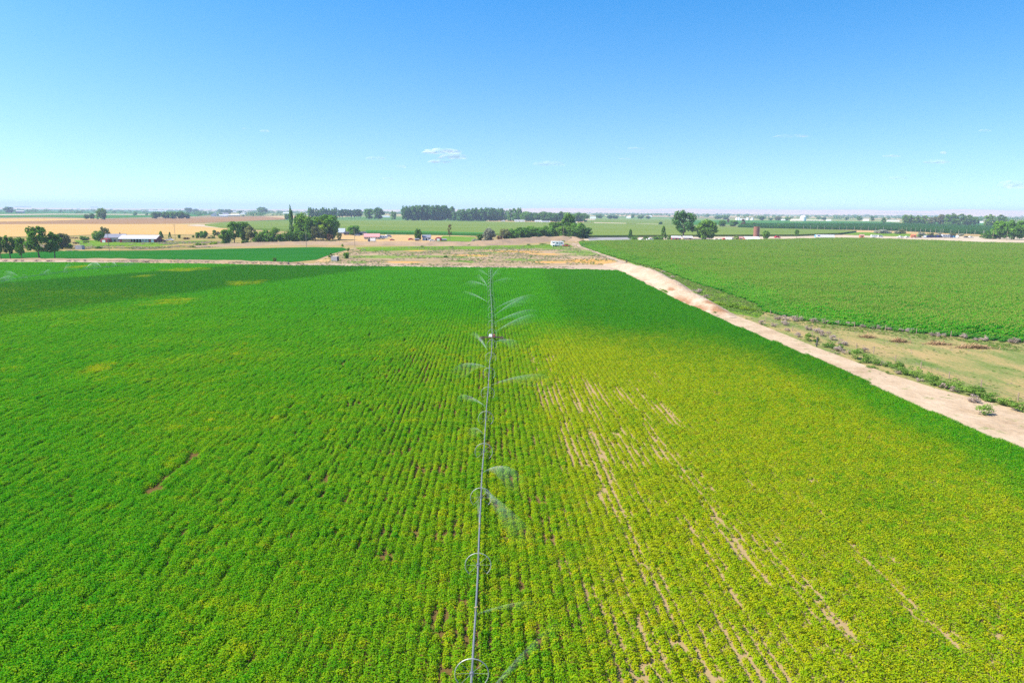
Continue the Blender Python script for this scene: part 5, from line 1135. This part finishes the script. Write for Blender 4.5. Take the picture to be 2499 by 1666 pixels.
# ------------------------------------------------------------------ poles, small built things
def upole(px, base, top, label, cross=True):
    x, y = G(px, base); s = mpp(x, y); h = (base - top) * s; t = thing('utility_pole', label, 'pole', (x, y, 0), .3); MB().tube([(0, 0, -.5), (0, 0, h)], [.17, .12], 8).build('pole', M_WOOD, t)
    if cross:
        c = MB().box((0, -.15, h - .8), (2.4, .14, .16)).build('crossarm', M_WOOD, t)
        for dx in (-1.05, -.5, .5, 1.05): MB().tube([(dx, -.15, h - .72), (dx, -.15, h - .5)], .05, 6).build('insulator', M_DGREY, c)
    return t
upole(267, 615, 568, 'dark utility pole in front of the farmhouse and barn')
upole(428, 585, 548, 'thin brown utility pole right of the white pickup')
upole(748, 605, 564, 'thin pole at the back edge of the dark green field')
upole(866, 603, 558, 'thin brown pole left of the pink roofed building')
upole(1227, 598, 566, 'thin pole before the reddish shrub on the canal bank')
upole(1374, 587, 553, 'pale pole in front of the tallest hedge tree')
upole(2422, 586, 563, 'pale pole in front of the wide dark corner shrub')
upole(2456, 587, 565, 'brown pole in front of the big corner trees')
upole(664, 556, 543, 'thin far pole left of the poplar spire', False)
x, y = G(816, 637); s = mpp(x, y); t = thing('concrete_box', 'pale concrete pump box with dark open side by the farm track', 'pump box', (x, y + 1.5, 0), -.1)
mb = MB(); w = 15 * s; h = 10.5 * s; mb.box((0, -1.4, h / 2), (w, .25, h)); mb.box((0, 1.4, h / 2), (w, .25, h)); mb.box((-w / 2 + .12, 0, h / 2), (.24, 2.55, h)); mb.build('wall', M_CONC, t); MB().box((0, 0, h + .07), (w + .1, 3.2, .14)).build('lid', paint('pale_lid', (0.58, 0.50, 0.44)), t); MB().box((w / 2 - .2, 0, h / 2), (.2, 2.5, h * .96)).build('door', M_DARK, t)
x, y = G(191, 609); s = mpp(x, y); t = thing('concrete_block', 'low grey concrete cistern in the pasture behind the left trees', 'cistern', (x, y + 2, 0), .1); MB().box((0, 0, 1.2), (16 * s, 4, 2.6), 0, .94).build('wall', M_CONC, t); MB().box((0, 0, 2.57), (15 * s, 3.6, .16)).build('lid', M_GREY, t)
def pump(px, base, hpx, label):
    x, y = G(px, base); s = mpp(x, y); h = hpx * s; t = thing('valve_riser', label, 'valve', (x, y, 0), .4); MB().tube([(0, 0, -.2), (0, 0, h)], .12 * max(1, s * 6), 8).build('pipe', M_DGREY, t); MB().tube([(-.5, 0, h * .35), (.7, 0, h * .22)], .09 * max(1, s * 6), 8).build('elbow', M_DGREY, t); MB().ring((0, 0, h + .05), .25, .05, 'y', 14).build('handwheel', M_DGREY, t)
pump(1993, 846, 22, 'dark iron valve riser at the edge of the sandy road')
pump(705, 646, 9, 'dark valve riser at the end of the dark green field')
pump(1529, 641, 7, 'dark valve riser on the far corner of the sand bank')
# brush heaps on the pasture
M_STICK = leafmat('dead_brush', (0.16, 0.09, 0.045), (0.42, 0.27, 0.14), 0.1)
def brush(px, py, wpx, hpx, label, seed):
    rg = np.random.RandomState(seed); x, y = G(px, py); s = mpp(x, y); w = wpx * s; h = hpx * s; n = int(60 * max(2, w / 2)); V = []; F = []; R = []
    for i in range(n):
        c = np.array([rg.normal(0, w * .22), rg.normal(0, .7), 0]); c[0] = np.clip(c[0], -w / 2, w / 2); c[2] = rg.uniform(.03, h * math.exp(-(c[0] / (w * .4)) ** 2)); d = rg.normal(size=3); d[2] *= .35; d /= np.linalg.norm(d); d[0] *= 1.3
        u = np.cross(d, [0, 0, 1.0]); u /= np.linalg.norm(u) + 1e-9; l = rg.uniform(.3, .8); k = rg.uniform(.03, .07); b = len(V); V += [c - d * l - u * k, c - d * l + u * k, c + d * l + u * k, c + d * l - u * k]; F.append((b, b + 1, b + 2, b + 3)); R.append(rg.rand())
    V = np.array(V); V[:, 2] = np.maximum(V[:, 2], .02); o = link('brush_heap', npmesh('brush_heap', V, F, M_STICK, rnd=R), None, (x, y, 0)); tag(o, label, 'brush heap', 'brush heaps on the pasture')
brush(2115, 823, 40, 7, 'small dark brush heap with a pale scrap, leftmost on the pasture', 1)
brush(2196, 834, 60, 8, 'long brown brush heap in the middle of the pasture', 2)
brush(2290, 840, 70, 6, 'flat orange brown heap left of the rightmost brush heap', 3)
brush(2375, 849, 110, 9, 'longest brown brush heap, rightmost on the pasture', 4)
# straw heaps along the ditch
for i, (px, w) in enumerate([(12, 20), (45, 30), (90, 24), (122, 26), (168, 18), (186, 16), (206, 18)]):
    T('straw_heap', 'straw heap', 'weed', 'twig', px, 638, 631, w, ORD[i] + ' dry straw heap from the left along the ditch bank', 'straw heaps along the ditch', trunk=False)
def fence(name, label, posts, h, wires=3):
    P = [G(*p) for p in posts]; t = thing(name, label, 'fence', (P[0][0], P[0][1], 0)); rg = random.Random(len(posts))
    for x, y in P:
        q = MB().tube([(0, 0, -.3), (rg.uniform(-.06, .06), rg.uniform(-.06, .06), h * rg.uniform(.9, 1.1))], [.09, .075], 7).build('post', M_WOOD, t, (x - P[0][0], y - P[0][1], 0))
    for k in range(wires):
        z = h * (.35 + .28 * k); MB().tube([(x - P[0][0], y - P[0][1], z) for x, y in P], .012, 4).build('wire', M_DGREY, t)
fence('wire_fence', 'wire fence on wooden posts between sandy road and pasture', [(1868, 786), (1934, 808), (1982, 824), (2047, 840), (2090, 852), (2131, 863), (2185, 884), (2247, 899), (2316, 926), (2394, 948), (2484, 978), (2560, 1004)], 1.35)
fence('wire_fence', 'wire fence on thin posts along the near edge of the corn', [(1880, 768), (1945, 781), (2012, 788), (2085, 799), (2160, 806), (2236, 814), (2320, 822), (2402, 831), (2499, 841), (2560, 848)], 1.3)
fence('wire_fence', 'short wire fence with posts beside the sandy field path', [(1398, 592), (1425, 604), (1476, 629), (1518, 646), (1528, 645)], 1.4, 2)
# cattle in the pasture beyond the trees
M_COW = solid('cow_hide', (0.035, 0.022, 0.016), .8, var=.1); M_COWB = solid('cow_hide_brown', (0.16, 0.07, 0.035), .8, var=.1)
def cow(px, base, label, mat, yaw):
    """one continuous skinned body: trunk, neck, head, four jointed legs, tail"""
    x, y = G(px, base); me = bpy.data.meshes.new('cow')
    J = [(-.75, 0, 1.12), (-.2, 0, 1.10), (.45, 0, 1.12), (.85, 0, 1.22), (1.15, 0, 1.05), (1.42, 0, .85),
         (-.72, -.2, .95), (-.82, -.2, .55), (-.74, -.2, .05), (-.72, .2, .95), (-.82, .2, .55), (-.74, .2, .05), (.48, -.2, .85), (.50, -.2, .45), (.48, -.2, .05), (.48, .2, .85), (.50, .2, .45), (.48, .2, .05), (-.95, 0, 1.0), (-1.0, 0, .55)]
    E = [(0, 1), (1, 2), (2, 3), (3, 4), (4, 5), (0, 6), (6, 7), (7, 8), (0, 9), (9, 10), (10, 11), (2, 12), (12, 13), (13, 14), (2, 15), (15, 16), (16, 17), (0, 18), (18, 19)]
    Rr = [.32, .37, .36, .22, .17, .10, .17, .09, .06, .17, .09, .06, .14, .08, .06, .14, .08, .06, .05, .04]
    me.from_pydata(J, E, []); o = link('cow', me, None, (x, y, 0)); o.rotation_euler = (0, 0, yaw); sk = o.modifiers.new('skin', 'SKIN')
    for i, r in enumerate(Rr): me.skin_vertices[0].data[i].radius = (r, r)
    me.skin_vertices[0].data[1].use_root = True; o.modifiers.new('sub', 'SUBSURF').levels = 1; me.materials.append(mat); o.scale = (1.15,) * 3
    tag(o, label, 'cow', 'cattle grazing in the left pasture')
for px, b, l, m, yw in [(172, 583, 'leftmost brown cow standing at the back of the left pasture', M_COWB, .2), (179, 583, 'brown cow second at the back of the left pasture', M_COWB, 3.0), (187, 583.5, 'black cow at the right of the back pair', M_COW, .1), (182, 596, 'black cow grazing at the left front of the pasture', M_COW, 3.3), (190, 596, 'black cow right beside the left front one', M_COW, .3), (206, 594, 'dark cow grazing in the middle of the pasture', M_COW, 2.9), (214, 594, 'dark cow rightmost of the grazing ones', M_COW, .2)]:
    cow(px, b, l, m, yw)

# ------------------------------------------------------------------ wheel lines
def wheel_meshes():
    R = .965; rim = MB().ring((0, 0, 0), R, .032, 'y', 32, 6).mesh('rim', solid('bright_steel_rim', (0.32, 0.33, 0.31), .5, .3)); sp = MB()
    for k in range(8):
        a = math.pi * k / 4; sp.tube([(.09 * math.cos(a), .05, .09 * math.sin(a)), (R * math.cos(a), 0, R * math.sin(a))], .011, 4)
    hub = MB().tube([(0, -.12, 0), (0, .12, 0)], .13, 10).mesh('hub', M_STEEL); return rim, sp.mesh('spokes', M_STEEL), hub
W_RIM, W_SPK, W_HUB = wheel_meshes()
SPRK = MB().tube([(0, 0, .05), (0, 0, .32)], .025, 6); SPRK.tube([(-.12, 0, .34), (.14, 0, .40)], .03, 6); SPRK = SPRK.mesh('sprinkler', paint('brass', (0.42, 0.30, 0.12), rough=.4))
def along(P, d):
    for i in range(len(P) - 1):
        L = math.dist(P[i], P[i + 1])
        if d <= L or i == len(P) - 2:
            t = d / L; return tuple(P[i][k] + (P[i + 1][k] - P[i][k]) * t for k in range(3)), math.atan2(P[i + 1][1] - P[i][1], P[i + 1][0] - P[i][0])
        d -= L
def wheel_line(label, px, first, spacing, zp=.98, mover=None):
    P = [G(a, b, zp) + (zp,) for a, b in px]; tot = sum(math.dist(P[i], P[i + 1]) for i in range(len(P) - 1)); o = P[0]
    t = thing('wheel_line', label, 'irrigation line', (o[0], o[1], 0)); mb = MB(); Q = []
    for i in range(len(P) - 1):
        k = max(1, int(math.dist(P[i], P[i + 1]) / 6))
        for j in range(k): Q.append(tuple(P[i][m] + (P[i + 1][m] - P[i][m]) * j / k for m in range(3)))
    Q.append(P[-1]); Q = [(x - o[0], y - o[1], z - .05 * (i % 2)) for i, (x, y, z) in enumerate(Q)]
    mb.tube(Q, .068, 8).build('pipe', M_STEEL, t)
    d = first; k = 0
    while d < tot:
        (x, y, z), a = along(P, d); w = bpy.data.objects.new('wheel', W_RIM); COL.objects.link(w); w.parent = t; w.location = (x - o[0], y - o[1], zp); w.rotation_euler = (0, .3 * k, 0); w.rotation_euler = Matrix.Rotation(a - math.pi / 2, 3, 'Z').to_euler()
        for nm, me in (('spokes', W_SPK), ('hub', W_HUB)):
            c = bpy.data.objects.new(nm, me); COL.objects.link(c); c.parent = w
        if d + spacing / 2 < tot:
            (x, y, z), a = along(P, d + spacing / 2); q = bpy.data.objects.new('sprinkler', SPRK); COL.objects.link(q); q.parent = t; q.location = (x - o[0], y - o[1], zp); q.rotation_euler = (0, 0, k * 1.7)
        d += spacing; k += 1
    if mover:
        (x, y) = G(mover[0], mover[1], .9); m = bpy.data.objects.new('mover', None); COL.objects.link(m); m.parent = t; m.location = (x - o[0], y - o[1], 0); a = math.atan2(P[-1][1] - P[-2][1], P[-1][0] - P[-2][0]); m.rotation_euler = (0, 0, a - math.pi / 2)
        f = MB()
        for yy in (-.55, .55): f.box((0, yy, .92), (4.6, .12, .14))
        for xx in (-2.25, -.75, .75, 2.25): f.box((xx, 0, .92), (.1, 1.1, .12))
        f.box((0, 0, 1.02), (1.2, 1.3, .1)); me = f.mesh('frame', paint('rusty_frame', (0.12, 0.07, 0.05))); c = link('frame', me, m)
        MB().box((-.35, 0, 1.30), (.7, .65, .45), 0, .75).build('engine_cover', M_WHITE, m); MB().box((.35, 0, 1.28), (.5, .6, .45)).build('gearbox', paint('rusty_red', (0.32, 0.10, 0.06)), m)
        for xx in (-2.2, 2.2):
            for yy in (-.75, .75):
                w = MB().ring((xx, yy, .48), .43, .05, 'y', 20, 5); w.tube([(xx, yy - .08, .48), (xx, yy + .08, .48)], .12, 8)
                for q in range(6): aa = math.pi * q / 3; w.tube([(xx, yy, .48), (xx + .43 * math.cos(aa), yy, .48 + .43 * math.sin(aa))], .02, 4)
                w.build('mover_wheel', paint('rusty_frame', (0.12, 0.07, 0.05)), m)
    return t
LINE = [(1143, 1800), (1146, 1730), (1150, 1666), (1155, 1580), (1160.5, 1500), (1166, 1400), (1169, 1310), (1173, 1230), (1176, 1160), (1180, 1110), (1184, 1050), (1187.5, 990), (1190.5, 960), (1195.5, 880), (1199, 868), (1200, 850), (1201, 823), (1200.8, 800), (1200.6, 770), (1198.5, 730), (1196, 705), (1196.4, 690), (1198, 673), (1197, 656)]
_s0 = G(1153, 1607, 1.93); _p0 = G(1143, 1800, .98)
wheel_line('long steel wheel line running straight away from the camera, with mover', LINE, math.dist(_s0, _p0), 12.19, mover=(1201, 823))
wheel_line('distant steel wheel line crossing the far left of the field', [(-150, 716), (-60, 698), (0, 686), (106, 669), (213, 656), (319, 645), (332, 644)], 3, 12.19)

# ------------------------------------------------------------------ water
def mat_spray():
    m = bpy.data.materials.new('water_spray'); m.use_nodes = True; t = m.node_tree; t.nodes.clear(); o = t.nodes.new('ShaderNodeOutputMaterial'); a = t.nodes.new('ShaderNodeAttribute'); a.attribute_name = 'dens'
    nz = t.nodes.new('ShaderNodeTexNoise'); nz.inputs['Scale'].default_value = 2.2; nz.inputs['Detail'].default_value = 6; nz.inputs['Roughness'].default_value = .7; mm = t.nodes.new('ShaderNodeMath'); mm.operation = 'MULTIPLY_ADD'; mm.inputs[1].default_value = 2.6; mm.inputs[2].default_value = -.55
    g = t.nodes.new('ShaderNodeNewGeometry'); t.links.new(g.outputs['Position'], nz.inputs['Vector']); t.links.new(nz.outputs['Fac'], mm.inputs[0]); f = t.nodes.new('ShaderNodeMath'); f.operation = 'MULTIPLY'; f.use_clamp = True
    t.links.new(a.outputs['Fac'], f.inputs[0]); t.links.new(mm.outputs[0], f.inputs[1]); tr = t.nodes.new('ShaderNodeBsdfTransparent'); df = t.nodes.new('ShaderNodeBsdfDiffuse'); tl = t.nodes.new('ShaderNodeBsdfTranslucent'); df.inputs[0].default_value = tl.inputs[0].default_value = (.80, .86, .90, 1)
    mx = t.nodes.new('ShaderNodeMixShader'); t.links.new(df.outputs[0], mx.inputs[1]); t.links.new(tl.outputs[0], mx.inputs[2]); m2 = t.nodes.new('ShaderNodeMixShader'); t.links.new(f.outputs[0], m2.inputs[0]); t.links.new(tr.outputs[0], m2.inputs[1]); t.links.new(mx.outputs[0], m2.inputs[2]); t.links.new(m2.outputs[0], o.inputs[0]); return m
M_SPRAY = mat_spray()
def spray(S, T_, label, zt=2.6, dens=.34, hang=.95, over=.55, th=.8, zs=1.3, group='water sprays of the long wheel line'):
    """a jet from a sprinkler: rises to its crest and breaks into falling drops below it"""
    s = np.array(G(S[0], S[1], zs) + (zs,)); e = np.array(G(T_[0], T_[1], zt) + (zt,)); n = 20; V = []; Fc = []; A = []
    d = e - s; d[2] = 0; L = np.linalg.norm(d); d /= L + 1e-9; u = np.array([-d[1], d[0], 0]); rows = 6
    for i in range(n + 1):
        t = i / n; q = t * (1 + over); top = zs + (zt - zs) * (1 - (1 - min(q, 1)) ** 2) if q <= 1 else zt - (zt - .9) * ((q - 1) / max(over, .01)) ** 2 * .8
        bot = max(.35, top - .10 - hang * (top - .3) * min(1.0, q) ** 1.6); w = .03 + th * q; c = s + d * L * q; c[2] = 0
        for j in range(2 * rows):
            a = 2 * math.pi * j / (2 * rows); k = (1 + math.cos(a)) / 2; z = bot + (top - bot) * k; V.append(c + u * w * math.sin(a) * (1.15 - .6 * k) + np.array([0, 0, z]))
            A.append(dens * (1 - t) ** .35 * (.16 + .84 * k ** 3) * (.55 if t < .12 else 1) * min(1, 1.6 * (1.02 - t)) / (1 + .8 * q))
    m = 2 * rows
    for i in range(n):
        for j in range(m): j2 = (j + 1) % m; Fc.append((i * m + j, i * m + j2, (i + 1) * m + j2, (i + 1) * m + j))
    me = npmesh('water_spray', np.array(V), np.array(Fc), M_SPRAY, True); at = me.attributes.new('dens', 'FLOAT', 'POINT'); at.data.foreach_set('value', np.asarray(A, np.float32)); tag(link('water_spray', me), label, 'water spray', group)
SP = [((1195, 676), (1172, 657), 'short faint spray left of the far end of the line'), ((1199, 680), (1215, 657), 'short spray leaning right at the far end'), ((1191, 702), (1172, 672), 'steep thin spray left, below the far end'), ((1190, 699), (1152, 685), 'long low spray left near the far end'), ((1201, 690), (1236, 678), 'faint spray right near the far end'),
      ((1193, 739), (1138, 710), 'long bright spray arching left above the mover'), ((1204, 755), (1279, 721), 'uppermost of the long sprays rising right above the mover'), ((1204, 772), (1268, 728), 'second long spray rising right above the mover'), ((1204, 789), (1282, 756), 'third long spray rising right above the mover'), ((1205, 812), (1282, 770), 'lowest long spray rising right above the mover'),
      ((1190, 855), (1158, 810), 'straight bright spray crossing the left arm of the mover'), ((1206, 834), (1250, 828), 'flat faint spray right just below the mover'), ((1195, 899), (1133, 886), 'long flat spray left below the mover'), ((1195, 940), (1300, 912), 'longest faint spray reaching far right'), ((1187, 993), (1126, 961), 'bright feathery spray left in mid field'), ((1181, 1061), (1153, 1043), 'short white spray left in mid field'), ((1178, 1152), (1243, 1139), 'flat short spray right in the near field'),
      ((1174, 1186), (1262, 1275), 'misty spray falling towards the camera right of the pipe'), ((1170, 1290), (1166, 1196), 'narrow spray hugging the left side of the pipe'), ((1163, 1497), (1305, 1465), 'very faint long spray right near the bottom'), ((1150, 1745), (1365, 1515), 'broad spray rising from the bottom edge to the right')]
for a, b, l in SP:
    if 'misty' in l: spray(a, b, l, 1.7, .20, .6, .3, 1.2)
    elif 'hugging' in l: spray(a, b, l, 2.0, .22, .5, .1, .25)
    elif 'broad' in l: spray(a, b, l, 3.0, .17, .22, .04, .4)
    elif 'very faint' in l: spray(a, b, l, 2.0, .16, .4, .1, .3)
    elif 'faint' in l: spray(a, b, l, 2.4, .24)
    elif 'bright' in l or 'white' in l: spray(a, b, l, 2.6, .42, .45, .2)
    else: spray(a, b, l, 2.7, .34)
SL = [((48, 677), (14, 661), 'large fan of spray at the left picture edge'), ((-10, 688), (30, 672), 'spray fan cut by the left picture edge'), ((105, 669), (122, 657), 'faint spray left of the thin steep one'), ((155, 663), (168, 643), 'thin steep spray on the distant left line'), ((247, 653), (231, 639), 'right half of the brightest fan on the distant line'), ((208, 657), (231, 640), 'left half of the brightest fan on the distant line'), ((285, 649), (275, 639), 'small bright spray near the end of the distant line'), ((325, 645), (317, 637), 'last little spray at the end of the distant line')]
for a, b, l in SL: spray(a, b, l, 4.2 if 'fan' in l else 3.4, .5 if 'bright' in l else .32, .9, .3, .6, group='water sprays of the distant wheel line')

# ------------------------------------------------------------------ clouds
def clouds():
    m = bpy.data.materials.new('cloud_vapour'); m.use_nodes = True; t = m.node_tree; t.nodes.clear(); o = t.nodes.new('ShaderNodeOutputMaterial')
    lw = t.nodes.new('ShaderNodeLayerWeight'); lw.inputs[0].default_value = .5; nz = t.nodes.new('ShaderNodeTexNoise'); nz.inputs['Scale'].default_value = .0035; nz.inputs['Detail'].default_value = 5; g = t.nodes.new('ShaderNodeNewGeometry'); t.links.new(g.outputs['Position'], nz.inputs['Vector'])
    a1 = t.nodes.new('ShaderNodeMath'); a1.operation = 'SUBTRACT'; a1.inputs[0].default_value = 1.0; t.links.new(lw.outputs['Facing'], a1.inputs[1]); a2 = t.nodes.new('ShaderNodeMath'); a2.operation = 'POWER'; a2.inputs[1].default_value = 1.3; t.links.new(a1.outputs[0], a2.inputs[0])
    n2 = t.nodes.new('ShaderNodeMapRange'); n2.inputs['From Min'].default_value = .35; n2.inputs['From Max'].default_value = .7; n2.inputs['To Max'].default_value = 1.0; t.links.new(nz.outputs['Fac'], n2.inputs['Value']); a3 = t.nodes.new('ShaderNodeMath'); a3.operation = 'MULTIPLY'; t.links.new(a2.outputs[0], a3.inputs[0]); t.links.new(n2.outputs[0], a3.inputs[1])
    oi = t.nodes.new('ShaderNodeObjectInfo'); a4 = t.nodes.new('ShaderNodeMath'); a4.operation = 'MULTIPLY'; a4.use_clamp = True; t.links.new(a3.outputs[0], a4.inputs[0]); t.links.new(oi.outputs['Alpha'], a4.inputs[1])
    tr = t.nodes.new('ShaderNodeBsdfTransparent'); df = t.nodes.new('ShaderNodeBsdfDiffuse'); tl = t.nodes.new('ShaderNodeBsdfTranslucent'); df.inputs[0].default_value = (.9, .9, .9, 1); tl.inputs[0].default_value = (.9, .9, .9, 1); mx = t.nodes.new('ShaderNodeMixShader'); t.links.new(df.outputs[0], mx.inputs[1]); t.links.new(tl.outputs[0], mx.inputs[2])
    m2 = t.nodes.new('ShaderNodeMixShader'); t.links.new(a4.outputs[0], m2.inputs[0]); t.links.new(tr.outputs[0], m2.inputs[1]); t.links.new(mx.outputs[0], m2.inputs[2]); t.links.new(m2.outputs[0], o.inputs[0])
    CL = [(1078, 372, 80, 15, 'largest white cloud, upper left part'), (1105, 385, 70, 14, 'right wing of the largest white cloud'), (1070, 396, 55, 9, 'flat base of the largest white cloud'), (917, 388, 48, 9, 'small faint cloud left of the largest one'), (980, 408, 26, 7, 'faint puff below left of the largest cloud'), (1345, 402, 72, 14, 'wide faint cloud right of the largest one'), (1555, 363, 40, 6, 'small pale streak right of centre'), (1524, 389, 26, 5, 'tiny faint streak below the pale streak'), (1928, 333, 78, 6, 'long thin white streak in the right sky'), (2402, 320, 26, 6, 'tiny wisp near the upper right edge'), (2174, 382, 44, 6, 'thin streak right of the long white streak'), (2286, 397, 60, 11, 'pale flat cloud in the right sky'), (2303, 374, 14, 7, 'little puff above the pale flat cloud'), (2190, 436, 56, 9, 'faint cloud low in the right sky'), (2470, 455, 60, 22, 'hazy lump cut by the right picture edge'), (600, 315, 18, 5, 'left tiny wisp in the left sky'), (648, 321, 22, 6, 'right tiny wisp in the left sky'), (948, 437, 26, 6, 'very faint puff low left of centre')]
    for i, (px, py, w, h, l) in enumerate(CL):
        d = ray(px, py); d = d / np.linalg.norm(d); p = C + d * 21000; s = 21000 * np.dot(d, D) / F_PX; rg = random.Random(i + 3); bpy_v = []; F = []
        n, mseg = 26, 10
        for a in range(mseg + 1):
            ph = math.pi * a / mseg
            for k in range(n):
                th = 2 * math.pi * k / n; rr = 1 + .22 * math.sin(3 * th + i) + .16 * math.sin(7 * th + 2 * i) + .10 * math.sin(5 * ph * 2 + 4 * th)
                z = math.cos(ph); z = z if z > 0 else z * .45
                bpy_v.append((w / 2 * s * rr * math.sin(ph) * math.cos(th), w / 3 * s * rr * math.sin(ph) * math.sin(th), h / 2 * s * 1.3 * z * (1 + .35 * math.sin(5 * th + i) * math.sin(ph))))
        for a in range(mseg):
            for k in range(n): F.append((a * n + k, a * n + (k + 1) % n, (a + 1) * n + (k + 1) % n, (a + 1) * n + k))
        me = npmesh('cloud', bpy_v, F, m, True); ob = link('cloud', me, None, tuple(p)); ob.color = (1, 1, 1, .9 if 'largest white' in l else (.28 if 'faint' in l else .42)); tag(ob, l, 'cloud', 'small fair weather clouds')
clouds()

# ------------------------------------------------------------------ haze
def haze():
    mb = MB(); mb.box((0, 7125, 59), (29600, 16250, 122))
    m = bpy.data.materials.new('pale_air'); m.use_nodes = True; t = m.node_tree; t.nodes.clear()
    o = t.nodes.new('ShaderNodeOutputMaterial'); v = t.nodes.new('ShaderNodeVolumePrincipled'); t.links.new(v.outputs[0], o.inputs['Volume'])
    v.inputs['Color'].default_value = (0.66, 0.79, 1.0, 1); v.inputs['Density'].default_value = 1.05e-4; v.inputs['Density Attribute'].default_value = ''
    v.inputs['Anisotropy'].default_value = 0.0
    ob = mb.build('haze', m); tag(ob, kind='stuff')
haze()
